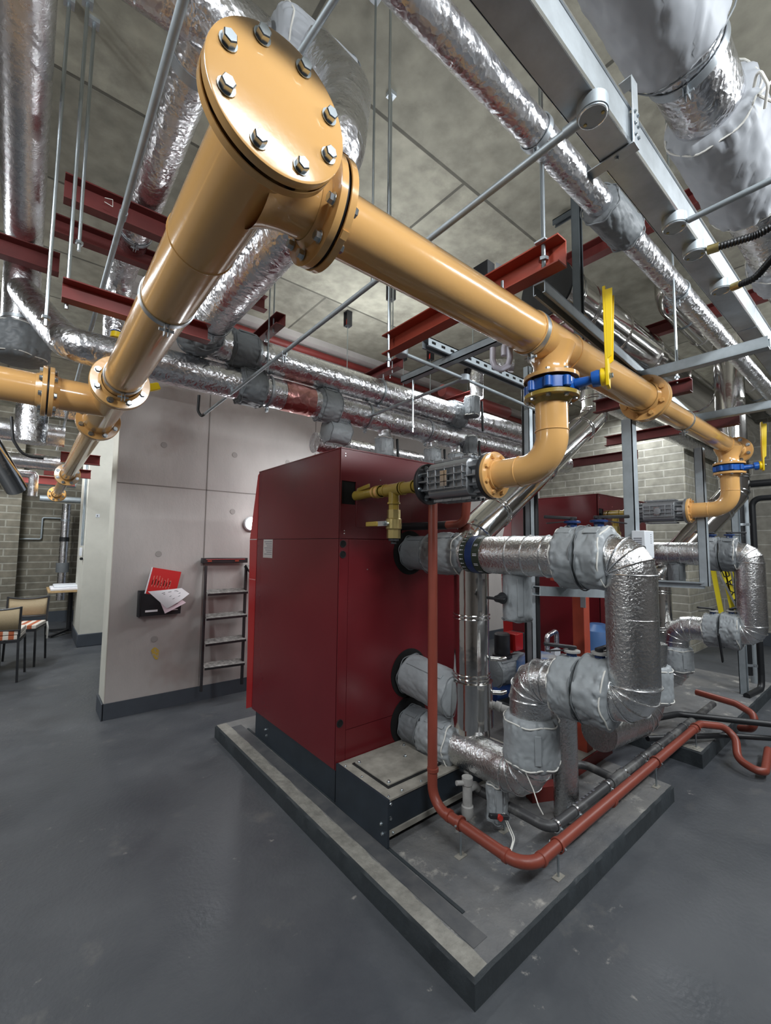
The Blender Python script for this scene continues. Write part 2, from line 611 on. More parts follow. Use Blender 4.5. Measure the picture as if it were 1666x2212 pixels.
def jacket(p0, p1, r, label, seed=0, m=None, necks=(1, 1), rn=None, group='insulation jackets strapped over the valves', amp=.07,
           cords=True, name='insulation_jacket', capf=False, parent=None):
    """stuffed fabric jacket laced round a pipe or valve between p0 and p1"""
    m = m or FAB
    p0, p1 = V(p0), V(p1)
    ax = p1 - p0
    L_ = ax.length
    rn = rn or r * .8
    t_ = thing(name, (p0 + p1) / 2 - V((0, 0, r)), label, 'insulation jacket', group) if parent is None else parent
    prof = []
    N = 34
    nk = min(.22 * L_, r * .4)
    for i in range(N + 1):
        t = L_ * i / N
        rr = r
        if necks[0] and t < nk:
            x = t / nk
            rr = rn + (r - rn) * max(0, math.sin(x * PI / 2)) ** .6
        if necks[1] and t > L_ - nk:
            x = (L_ - t) / nk
            rr = rn + (r - rn) * max(0, math.sin(x * PI / 2)) ** .6
        prof.append((t, rr))
    if not necks[0]:
        prof = [(0, r * .05), (0, r * .9), (.006, r * .97)] + prof[1:]
    if not necks[1]:
        prof = prof[:-1] + [(L_ - .006, r * .97), (L_, r * .9), (L_, r * .05)]
    b = MB()

    def wob(a, t, k):
        f = wobf(amp, 2.2, seed)(a, t, k)
        q_ = noise.noise(V((math.cos(a) * 3.1 + t * 9, math.sin(a) * 3.1 - t * 6, t * 5 + seed * 1.7)))
        f -= amp * .9 * max(0, 1 - abs(q_) * 9)
        e = min(t, L_ - t)
        if e < nk * 1.3 and ((t < L_ / 2 and necks[0]) or (t > L_ / 2 and necks[1])):
            f += .035 * (1 - e / (nk * 1.3)) * math.sin(a * 15 + seed) + .02 * math.sin(a * 23)
        return f
    b.lathe(p0, ax, prof, 88, wob=wob)
    b.obj('jacket_body', m, t_, angle=70)
    axn = ax.normalized()
    for s, q, on in ((1, p0, necks[0]), (-1, p1, necks[1])):
        c = q + axn * s * (nk * .45 if on else .004)
        R = (rn * .45 + r * .58) if on else r * .985
        bb = MB()
        n = 48
        P = []
        u = axn.orthogonal().normalized()
        w_ = axn.cross(u)
        for i in range(n + 1):
            a = 2 * PI * i / n
            P.append(c + (u * math.cos(a) + w_ * math.sin(a)) * (R + .003 + .004 * math.sin(a * 7 + seed)) + axn * .004 * math.sin(a * 5 + seed))
        bb.sweep(P, .0035 if on else .003, 6, cap=False)
        bb.obj('drawstring' if on else 'piping_seam', CORD if (on and cords) else FABD, t_)
    # lap seam along the body
    d = axn.orthogonal().normalized() if abs(axn.z) > .8 else V((0, 0, 1)).cross(axn).normalized() * -.6 + V((0, 0, 1)) * .8
    d.normalize()
    b = MB()
    b.bar(p0 + axn * nk + d * r * 1.02, p1 - axn * nk + d * r * 1.02, .028, .006, d)
    b.obj('lap_strip', m, t_, bevel=.002)
    return t_


def hang(name, p, ztop, label, r=.005, group='threaded hanger rods', nuts=True, plate=True):
    p = V(p)
    t = thing(name, p, label, 'hanger rod', group)
    MB().cyl(p, (p.x, p.y, ztop), r, 10).obj('rod', BOLT, t)
    if nuts:
        MB().lathe(p + V((0, 0, .03)), (0, 0, 1), [(0, r * 2.1), (.012, r * 2.1)], 6).obj('nut', BOLT, t)
    if plate:
        b = MB().box((p.x - .02, p.y - .02, ztop - .02), (p.x + .02, p.y + .02, ztop))
        b.obj('fixing_plate', GALV, t)
    return t


def channel(name, a, b_, w_, h, th, m, label, cat='steel beam', group=None, open_dir=(0, -1, 0), parent=None):
    """C-channel: web plus two flanges; open_dir is where the open side points"""
    a, b_ = V(a), V(b_)
    od = V(open_dir)
    t = parent or thing(name, (a + b_) / 2, label, cat, group)
    d = (b_ - a).normalized()
    up = od.cross(d).normalized()
    mb = MB()
    mb.bar(a - od * w_ / 2, b_ - od * w_ / 2, h, th, od)
    for s in (-1, 1):
        mb.bar(a + up * s * (h / 2 - th / 2), b_ + up * s * (h / 2 - th / 2), w_, th, up)
    mb.obj('channel_section', m, t, bevel=.001)
    return t


def strut(name, a, b_, label, w_=.041, m=GALVM, group=None, open_dir=(0, 0, -1), slots=False, cat='strut channel'):
    a, b_ = V(a), V(b_)
    d = (b_ - a).normalized()
    od = V(open_dir)
    s = d.cross(od).normalized()
    mb = MB()
    h = w_ / 2
    th = .003
    mb.bar(a - od * (h - th), b_ - od * (h - th), w_, th * 2, od)
    for k in (-1, 1):
        mb.bar(a + s * k * (h - th / 2), b_ + s * k * (h - th / 2), th, w_, od)
        mb.bar(a + s * k * (h - .005) + od * (h - .002), b_ + s * k * (h - .005) + od * (h - .002), .010, .003, od)
    t = thing(name, (a + b_) / 2, label, cat, group)
    mb.obj('channel_section', m, t)
    if slots:
        sb = MB()
        L_ = (b_ - a).length
        n = int(L_ / .075)
        for i in range(n):
            q = a + d * (.04 + i * .075)
            for k in (-1, 1):
                sb.bar(q + s * k * (h + .0012) - d * .014, q + s * k * (h + .0012) + d * .014, .0025, .013, od)
        sb.obj('slots', VOID, t, kind='stuff')
    return t


def pipe(name, pts, r, m, label, cat='pipe', group=None, bend=.1, k=8, n=28, seams=None, seam_m=None, seam_r=.004):
    """pipe run thing with a body and optional seam beads at elbows"""
    pts = [V(p) for p in pts]
    t = thing(name, pts[0], label, cat, group)
    path, arcs = arcpath(pts, bend, k)
    MB().sweep(path, r, n).obj('pipe_body', m, t, angle=22 if seams else 35)
    if seams:
        for arc in arcs:
            for (q, tg) in arc[::seams]:
                MB().torus(q, tg, r + .001, seam_r, 36, 6).obj('seam_band', seam_m or TAPE, t)
    return t


def band(c, ax, r, w_, m, parent, name='tape_band'):
    return MB().lathe(V(c) - V(ax).normalized() * w_ / 2, ax, [(0, r), (.001, r + .002), (w_ - .001, r + .002), (w_, r)], 36, cap=False).obj(name, m, parent)


X_, Y_, Z_ = V((1, 0, 0)), V((0, 1, 0)), V((0, 0, 1))

# =================================================================== THE ROOM
CZ = 3.85


def struct(name, mb, m, bevel=0):
    return mb.obj(name, m, None, kind='structure', bevel=bevel)


def grid_plane(mb, x0, x1, y0, y1, z):
    mb.add([(x0, y0, z), (x1, y0, z), (x1, y1, z), (x0, y1, z)], [(0, 1, 2, 3)])
    return mb


struct('floor', MB().box((-3.2, -3.2, -.2), (9.4, 12, 0)), FLOORM)
struct('ceiling', MB().box((-3.2, -3.2, CZ), (9.4, 12, CZ + .2)), CEILM)
struct('wall_partition', MB().box((.568, 4.42, 0), (9.4, 4.72, CZ)), CONC)
struct('wall_far', MB().box((-3.2, 10.35, 0), (9.4, 10.6, CZ)), BRKY)
struct('wall_right', MB().box((9.0, -3.2, 0), (9.2, 4.42, CZ)), BLKX)
struct('wall_pier', MB().box((7.4, 2.08, 0), (9.0, 4.42, CZ)), BRKX)
struct('wall_pier_face', MB().box((7.402, 2.066, 0), (8.998, 2.08, CZ)), BRKP)
struct('wall_left', MB().box((-3.2, -3.2, 0), (-3.0, 10.35, CZ)), CONC)
struct('wall_alcove', MB().box((-3.0, 9.9, 0), (-.14, 10.35, CZ)), BRKY)
struct('wall_behind', MB().box((-3.0, -3.2, 0), (9.0, -3.0, CZ)), CONC)
# cream painted end of the partition
struct('trim_1', MB().box((.562, 4.415, .14), (.568, 4.72, CZ)), CREAM)
struct('baseboard_partition', MB().box((.556, 4.408, 0), (7.4, 4.42, .135)), SKIRT)
struct('baseboard_partition_end', MB().box((.548, 4.408, 0), (.562, 4.73, .135)), SKIRT)
struct('baseboard_far', MB().box((-.02, 10.33, 0), (9.0, 10.35, .2)), SKIRT)
struct('baseboard_right', MB().box((8.98, -3, 0), (9.0, 2.08, .2)), SKIRT)
# cream column
struct('wall_column', MB().box((.62, 7.66, 0), (.93, 8.65, CZ)), CREAM, bevel=.012)
struct('baseboard_column', MB().box((.607, 7.645, 0), (.943, 8.66, .18)), SKIRT, bevel=.008)
# formwork joints, tie holes and stains of the partition
jb = MB()
for x in (1.0 + .333, 2.55, 3.77, 5.0):
    jb.box((x - .004, 4.4165, .14), (x + .004, 4.42, CZ))
for z in (2.03,):
    jb.box((.57, 4.4165, z - .004), (7.4, 4.42, z + .004))
struct('trim_2', jb, mat('formwork_joint', (.21, .195, .18), .85))
hb = MB()
for x, z in ((.93, 2.42), (.93, 1.4), (.93, .63), (1.60, 1.83), (2.2, 1.83), (2.2, 1.2), (2.2, 2.42), (1.6, 2.42)):
    hb.lathe((x, 4.4185, z), (0, -1, 0), [(0, .028), (.002, .026)], 20)
struct('trim_3', hb, mat('tie_hole_plug', (.33, .31, .295), .85))

# ------------------------------------------------------------------ plinths


def plinth(x0, x1, y0, y1, h, label, name='concrete_plinth'):
    t = thing(name, ((x0 + x1) / 2, (y0 + y1) / 2, 0), label, 'plinth', None)
    random.seed(int(x0 * 10))
    # slightly broken arrises
    mb = MB()
    n = 60
    P = []
    for (ax_, ay_, bx_, by_) in ((x0, y0, x1, y0), (x1, y0, x1, y1), (x1, y1, x0, y1), (x0, y1, x0, y0)):
        for i in range(n):
            f = i / n
            x, y = ax_ + (bx_ - ax_) * f, ay_ + (by_ - ay_) * f
            P.append((x, y))
    nn = len(P)
    cx, cy = (x0 + x1) / 2, (y0 + y1) / 2

    def inset(p, d):
        return min(max(p[0], x0 + d), x1 - d), min(max(p[1], y0 + d), y1 - d)
    vs = [(x, y, 0) for x, y in P]
    for p in P:
        j = .004 * noise.noise(V((p[0] * 9, p[1] * 9, 2)))
        vs.append((*inset(p, .001 + abs(j)), h - .012 + j))
    for p in P:
        j = .006 * noise.noise(V((p[0] * 14, p[1] * 14, 5)))
        vs.append((*inset(p, .010 + abs(j)), h))
    fs = []
    for k in range(2):
        for i in range(nn):
            fs.append((k * nn + i, k * nn + (i + 1) % nn, (k + 1) * nn + (i + 1) % nn, (k + 1) * nn + i))
    mb.add(vs, fs)
    mb.obj('plinth_side', PLSIDE, t)
    tb = MB()
    e_, i_ = [], []
    for q in range(81):
        yy = y0 + .012 + (y1 - y0 - .024) * q / 80
        e_.append((x0 + .009, yy, h + .0006))
        i_.append((x0 + .082 + .012 * noise.noise(V((x0, yy * 8, 9))) + .006 * noise.noise(V((x0, yy * 40, 9))), yy, h + .0012))
    tb.add(e_ + i_, [(q, q + 1, 82 + q, 81 + q) for q in range(80)])
    tb.obj('worn_edge', PLEDGE, t)
    tt = MB()
    tt.add([V((*inset(p, .009 + abs(.006 * noise.noise(V((p[0] * 14, p[1] * 14, 5))))), h + .0004)) for p in P], [tuple(range(nn))])
    tt.obj('plinth_top', PLTOP, t)
    return t


plinth(1.198, 3.05, .975, 3.52, .092, 'low grey concrete plinth with worn pale edge under the nearer red boiler')
plinth(3.64, 6.1, .985, 3.4, .105, 'grey concrete plinth under the farther red boiler')
# painted patches on the first plinth's upper face
MB().box((1.285, 1.05, .0925), (1.36, 3.4, .0942)).obj('painted_band', mat('band_paint', (.062, .066, .073), .5, col2=(.11, .11, .11), vscale=9), bpy.data.objects['concrete_plinth'])
MB().box((1.365, 1.17, .092), (1.38, 3.3, .0965)).obj('paint_ridge', PLSIDE, bpy.data.objects['concrete_plinth'])

# =================================================================== GAS MAIN
GZ = 2.275
GX = .30
GY = .84
gm = thing('gas_main_pipe', (GX, .66, GZ - .08), 'ochre gas pipe crossing towards the back left, blanked by the big bolted disc', 'pipe', 'ochre gas mains')
# tee at the corner
MB().cyl((GX, .70, GZ), (GX, 1.12, GZ), .083, 48).obj('tee_body', OCH, gm)
b = MB()
prof = []
for i in range(9):
    f = i / 8
    prof.append((.03 + f * .12, .073 + .028 * (1 - math.sin(f * PI / 2)) ** 1.5))
b.lathe((GX, GY, GZ), X_, prof, 48, cap=False)
b.obj('tee_branch', OCH, gm)
MB().torus((GX, 1.12, GZ), Y_, .082, .0035, 48).obj('weld_seam', OCH, gm)
MB().cyl((GX, 1.12, GZ), (GX, 2.40, GZ), .080, 48).obj('pipe_body', OCH, gm)
# blank flange facing the viewer
b = MB()
b.lathe((GX, .692, GZ), Y_, [(0, .13), (.001, .1315), (.016, .1315), (.018, .13), (.018, .088), (.034, .083)], 72, cap=False)
b.obj('flange', OCH, gm)
MB().lathe((GX, .685, GZ), Y_, [(0, .122), (.007, .122)], 60).obj('gasket', BLK, gm)
b = MB()
b.lathe((GX, .665, GZ), Y_, [(0, .126), (.0015, .1305), (.004, .1315), (.018, .1315), (.020, .129)], 72)
bf_ = b.obj('blank_flange', OCH, gm)
for p in ring_pts((GX, .664, GZ), (0, -1, 0), .104, 8, PI / 8):
    bolt(p, (0, -1, 0), .0125, bf_)
    bolt(p + V((0, .046, 0)), (0, 1, 0), .0115, gm, name='nut')
clip_ring((GX, 1.474, GZ), Y_, .081, gm, w_=.022)
clip_ring((GX, 2.30, GZ), Y_, .081, gm, w_=.02)
flange((GX, 2.42, GZ), Y_, .128, .02, gm, hub=.085)
# branch tee going left
MB().cyl((GX, 2.44, GZ), (GX, 3.25, GZ), .083, 40).obj('tee_body', OCH, gm)
bt = MB().cyl((GX, 2.80, GZ), (.06, 2.80, GZ), .082, 40)
bt.obj('tee_branch', OCH, gm)
flange((.03, 2.80, GZ), X_, .128, .02, gm, hub=.085)
MB().cyl((-.0, 2.80, GZ), (-2.0, 2.80, GZ), .082, 40).obj('pipe_body', OCH, gm)
flange((GX, 3.28, GZ), Y_, .122, .02, gm, hub=.08)
MB().cyl((GX, 3.30, GZ), (GX, 6.15, GZ), .068, 36).obj('pipe_body', OCH, gm)
MB().cyl((GX, 3.30, GZ), (GX, 3.62, GZ), .072, 36).obj('pipe_collar', OCH, gm)
flange((GX, 6.17, GZ), Y_, .125, .03, gm, hub=.072, br=.014)
MB().cyl((GX, 6.2, GZ), (GX, 8.8, GZ), .062, 32).obj('pipe_body', OCH, gm)
flange((GX, 8.8, GZ), Y_, .12, .03, gm, hub=.07, br=.012)
MB().lathe((GX + .02, 8.84, GZ), Y_, [(0, .115), (.2, .10)], 24).obj('end_reducer', OCH, gm)

# main running right
gr = thing('gas_main_pipe', (.48, GY, GZ - .075), 'thick ochre gas pipe running right across the picture above both boilers', 'pipe', 'ochre gas mains')
for s, xx in ((-1, .481), (1, .489)):
    b = MB()
    b.lathe((xx, GY, GZ), X_ * s, [(0, .121), (.001, .124), (.017, .124), (.018, .122), (.018, .085), (.034, .0745)], 64, cap=False)
    b.obj('flange', OCH, gr)
MB().lathe((.481, GY, GZ), X_, [(0, .115), (.008, .115)], 50).obj('gasket', BLK, gr)
for p in ring_pts((.46, GY, GZ), (-1, 0, 0), .1, 8, PI / 8):
    bolt(p, (-1, 0, 0), .0115, gr)
    bolt(p + V((.049, 0, 0)), (1, 0, 0), .0115, gr, name='nut')
b = MB()
for a in (.3, 2.2, 4.0):
    q = V((.498, GY + .124 * math.cos(a), GZ + .124 * math.sin(a)))
    b.bar(q - X_ * .008, q + X_ * .008, .018, .006, (0, math.cos(a), math.sin(a)))
b.obj('casting_lug', OCH, gr)
MB().cyl((.50, GY, GZ), (2.40, GY, GZ), .0735, 56).obj('pipe_body', OCH, gr)
clip_ring((1.365, GY, GZ), X_, .0745, gr, w_=.022)
MB().torus((1.352, GY, GZ), X_, .075, .003, 48).obj('weld_seam', OCH, gr)
flange((2.43, GY, GZ), X_, .118, .02, gr, hub=.077, bm_=OCH, br=.013)
MB().cyl((2.45, GY, GZ), (4.26, GY, GZ), .058, 44).obj('pipe_body', OCH, gr)
clip_ring((3.02, GY, GZ), X_, .0585, gr, w_=.016)
flange((4.27, GY, GZ), X_, .105, .016, gr, hub=.06, br=.011)


def gas_train(x, k, full):
    """drop from the main with valve, elbow and filter into the back of a boiler"""
    where = 'nearer' if k == 0 else 'farther'
    y = GY
    # neck at the main
    t = thing('gas_drop_pipe', (x, y, 2.12), 'short ochre gas drop and elbow over the %s boiler\'s filter' % where, 'pipe', 'ochre gas drops')
    b = MB()
    b.lathe((x, y, 2.128), Z_, [(0, .098), (.001, .100), (.015, .100), (.016, .098), (.016, .07), (.03, .063), (.06, .062), (.10, .078), (.13, .09)], 56, cap=False)
    uf_ = b.obj('upper_flange', OCH, t)
    for xx in (-.11, .11):
        MB().torus((x + xx, y, GZ), X_, (.074 if k == 0 else .0595), .0028, 40).obj('weld_seam', OCH, t)
    # lower flange olive
    b = MB()
    b.lathe((x, y, 2.072), -Z_, [(0, .098), (.001, .1), (.015, .1), (.016, .098), (.016, .075), (.034, .061)], 56, cap=False)
    lf_ = b.obj('lower_flange', OCHD if k == 0 else OCH, t)
    for p in ring_pts((x, y, 2.056), -Z_, .083, 8, PI / 8):
        bolt(p, -Z_, .0085, lf_)
    for p in ring_pts((x, y, 2.145), Z_, .083, 8, PI / 8):
        bolt(p, Z_, .0085, uf_)
    path = [V((x, y, 2.045)), V((x, y, 1.80)), V((x, 1.085, 1.80))]
    MB().tube(path, .059, bend=.135, k=14, n=44).obj('elbow', OCH, t)
    for c, ax, in (((x, y, 1.935), Z_), ((x, y + .135, 1.80), Y_)):
        MB().torus(c, ax, .0595, .0025, 40).obj('weld_seam', OCH, t)
    b = MB()
    b.lathe((x, 1.078, 1.80), Y_, [(0, .066), (.012, .066), (.012, .096), (.013, .098), (.028, .098), (.029, .096)], 56)
    ef_ = b.obj('end_flange', OCH, t)
    for p in ring_pts((x, 1.09, 1.80), -Y_, .08, 8, PI / 8):
        bolt(p, -Y_, .0095, ef_, OCH)
    # butterfly valve
    v = thing('butterfly_valve', (x, y, 2.075), 'blue lugged butterfly valve with upright yellow lever above the %s boiler' % where, 'valve', 'blue gas valves with yellow levers')
    b = MB()
    b.lathe((x, y, 2.078), Z_, [(0, .083), (.002, .086), (.044, .086), (.046, .083)], 44)
    vb_ = b.obj('valve_body', BLUE, v)
    for p in ring_pts((x, y, 2.079), Z_, .084, 8, PI / 8):
        MB().lathe(p, Z_, [(0, .012), (.004, .0165), (.038, .0165), (.042, .012)], 16).obj('lug', BLUE, vb_)
    for zz in (2.073, 2.124):
        MB().lathe((x, y, zz), Z_, [(0, .082), (.005, .082)], 36).obj('valve_seat', BLK, v)
    d = V((.30, -1, .02)).normalized()
    s0 = V((x, y, 2.10)) + d * .085
    s1 = V((x, y, 2.105)) + d * .175
    MB().lathe(s0, s1 - s0, [(0, .020), (.055, .0155), (.058, .028), (.078, .030), ((s1 - s0).length, .026)], 24).obj('valve_neck', BLUE, v)
    h = V((x, y, 2.105)) + d * .185
    side = d.cross(Z_).normalized()
    # lever: pressed channel rising from the hub
    b = MB()
    up = (Z_ + side * .07).normalized()
    b.lathe(h - d * .014, d, [(0, .030), (.004, .033), (.018, .031), (.020, .02)], 24)
    outline = [(-.033, -.01), (-.024, -.040), (.024, -.040), (.033, -.005), (.029, .06), (.0285, .285), (.025, .312), (-.022, .315), (-.026, .295), (-.028, .06)]
    b.prism([h + side * a + up * c + d * .004 for a, c in outline], d * .010)
    lv_ = b.obj('lever', YEL, v, bevel=.002)
    b = MB()
    for sg in (-1, 1):
        b.prism([h + side * (sg * .0255) + up * c + d * e for c, e in ((.05, .012), (.295, .012), (.295, .036), (.06, .026))], side * (sg * .004))
    b.obj('grip', YEL, lv_, bevel=.001)
    bolt(h + d * .016, d, .009, lv_)
    # gas filter
    f = thing('gas_filter', (x, 1.3, 1.7), 'ribbed cast aluminium gas filter behind the %s red boiler' % where, 'gas filter', 'cast aluminium gas filters')
    for y0, y1 in ((1.108, 1.126), (1.478, 1.496)):
        b = MB()
        b.lathe((x, y0, 1.80), Y_, [(0, .098), (.001, .1), (y1 - y0 - .001, .1), (y1 - y0, .098)], 44)
        b.obj('filter_flange', ALU if k else BLKM, f)
    b = MB()

    def squ(a, t_, kk):
        c_, s_ = abs(math.cos(a)), abs(math.sin(a))
        return 1.0 / max(c_, s_, .78) * .86
    b.lathe((x, 1.126, 1.80), Y_, [(0, .058), (.05, .062), (.06, .092), (.29, .092), (.30, .062), (.352, .058)], 48, wob=squ)
    b.obj('filter_body', ALU, f, angle=25, bevel=.002)
    b = MB()
    for i in range(12):
        a = 2 * PI * i / 12
        dd = V((math.cos(a), 0, math.sin(a)))
        for y0, y1 in ((1.126, 1.20), (1.40, 1.478)):
            b.bar(V((x, y0, 1.80)) + dd * .068, V((x, y1, 1.80)) + dd * .068, .007, .03, dd)
        if i % 3 == 0:
            for off in (-.045, -.015, .015, .045):
                sd = dd.cross(Y_)
                b.bar(V((x, 1.19, 1.80)) + dd * .092 + sd * off, V((x, 1.412, 1.80)) + dd * .092 + sd * off, .005, .012, dd)
            for yy in (1.20, 1.245, 1.30, 1.355, 1.405):
                b.bar(V((x, yy, 1.80)) + dd * .092 - dd.cross(Y_) * .05, V((x, yy, 1.80)) + dd * .092 + dd.cross(Y_) * .05, .005, .012, dd)
    b.obj('ribs', ALU, f, bevel=.001)
    for p in ring_pts((x, 1.126, 1.8), Y_, .082, 8, PI / 8):
        bolt(p, Y_, .008, f)
    for p in ring_pts((x, 1.478, 1.8), -Y_, .082, 8, PI / 8):
        bolt(p, -Y_, .008, f)
    MB().box((x - .098, 1.285, 1.765), (x - .093, 1.325, 1.835)).obj('rating_plate', TAPE, f)
    if k:
        MB().lathe((x - .088, 1.30, 1.80), -X_, [(0, .026), (.012, .026), (.013, .008)], 24).obj('round_boss', ALU, f)
    # threaded gas line into the boiler
    g = thing('threaded_gas_line', (x, 1.8, 1.76), 'threaded ochre gas line with tee entering the %s boiler' % where, 'pipe', 'threaded gas lines')
    yb = 2.05 if k == 0 else 1.82
    m1 = OCHD
    MB().lathe((x, 1.496, 1.80), Y_, [(0, .09), (.012, .086), (.05, .046), (.07, .032), (.085, .030)], 40).obj('reducer_cone', m1, g)
    e = 1.58
    sc = (yb - e) / .47
    P = lambda f_: V((x, e + f_ * .47 * sc, 1.80))
    MB().cyl(P(0), P(.76), .027, 28).obj('nipple', m1, g)
    for a, b_, r in ((.02, .20, .031), (.24, .50, .033), (.60, .74, .032)):
        MB().cyl(P(a), P(b_), r, 28).obj('fitting', OCH if a > .3 else m1, g)
    for f_ in (.02, .20, .24, .50, .60, .68):
        MB().lathe(P(f_), Y_, [(0, .036), (.009, .036)], 28).obj('collar', m1, g)
    q = P(.37)
    MB().cyl(q, q - Z_ * .075, .030, 28).obj('tee_leg', m1, g)
    MB().lathe(q - Z_ * .07, -Z_, [(0, .036), (.01, .036), (.011, .028), (.04, .028)], 28).obj('collar', m1, g)
    if k == 0:
        MB().tube([P(.70), P(.86) + X_ * -.005, P(1.06) + X_ * -.03 - Z_ * .012], .029, bend=.1, k=6).obj('inlet_bend', OCHD, g)
    MB().cyl(P(.86), P(1.1), .024, 20).obj('inlet_nipple', BLKM, g)
    # ball valve hanging from the tee
    c = q - Z_ * .11
    bv = thing('ball_valve', c - Z_ * .17, 'brass ball valve with lever hanging below the gas line of the %s boiler' % where, 'valve', 'brass ball valves')
    MB().lathe(c, -Z_, [(0, .036), (.045, .036)], 8).obj('hexagon_end', BRASS, bv)
    MB().lathe(c - Z_ * .045, -Z_, [(0, .036), (.006, .043), (.055, .043), (.062, .037)], 32).obj('valve_body', BRASS, bv)
    MB().lathe(c - Z_ * .107, -Z_, [(0, .037), (.045, .037)], 8).obj('hexagon_end', BRASS, bv)
    MB().lathe(c - Z_ * .152, -Z_, [(0, .028), (.014, .028), (.015, .015), (.03, .015)], 20).obj('drain_plug', BLKM, bv)
    h = c - Z_ * .075 - X_ * .05
    MB().cyl(h + X_ * .02, h - X_ * .012, .012, 16).obj('stem', BOLT, bv)
    b = MB().bar(h - X_ * .01 - Y_ * .015, h - X_ * .012 + Y_ * .07, .003, .026, Z_)
    lv_ = b.obj('lever', TAPE, bv)
    MB().bar(h - X_ * .014 + Y_ * .06, h - X_ * .018 + Y_ * .155, .010, .026, Z_).obj('grip', OCHD, lv_, bevel=.004)
    bolt(h - X_ * .012, -X_, .010, bv)
    if k == 0:
        l2 = thing('valve_lever', P(.86) + Z_ * .03, 'small yellow-gripped lever beside the black hole of the nearer boiler', 'lever')
        MB().bar(P(.98) + V((-.035, 0, .02)), P(.72) + V((-.04, 0, .035)), .008, .022, Z_).obj('grip', OCHD, l2, bevel=.003)
        MB().bar(P(1.0) + V((-.03, 0, -.01)), P(.96) + V((-.035, 0, .03)), .02, .004, Z_).obj('lever_plate', TAPE, l2)


gas_train(1.5, 0, True)
gas_train(4.03, 1, False)

# =================================================================== BOILERS


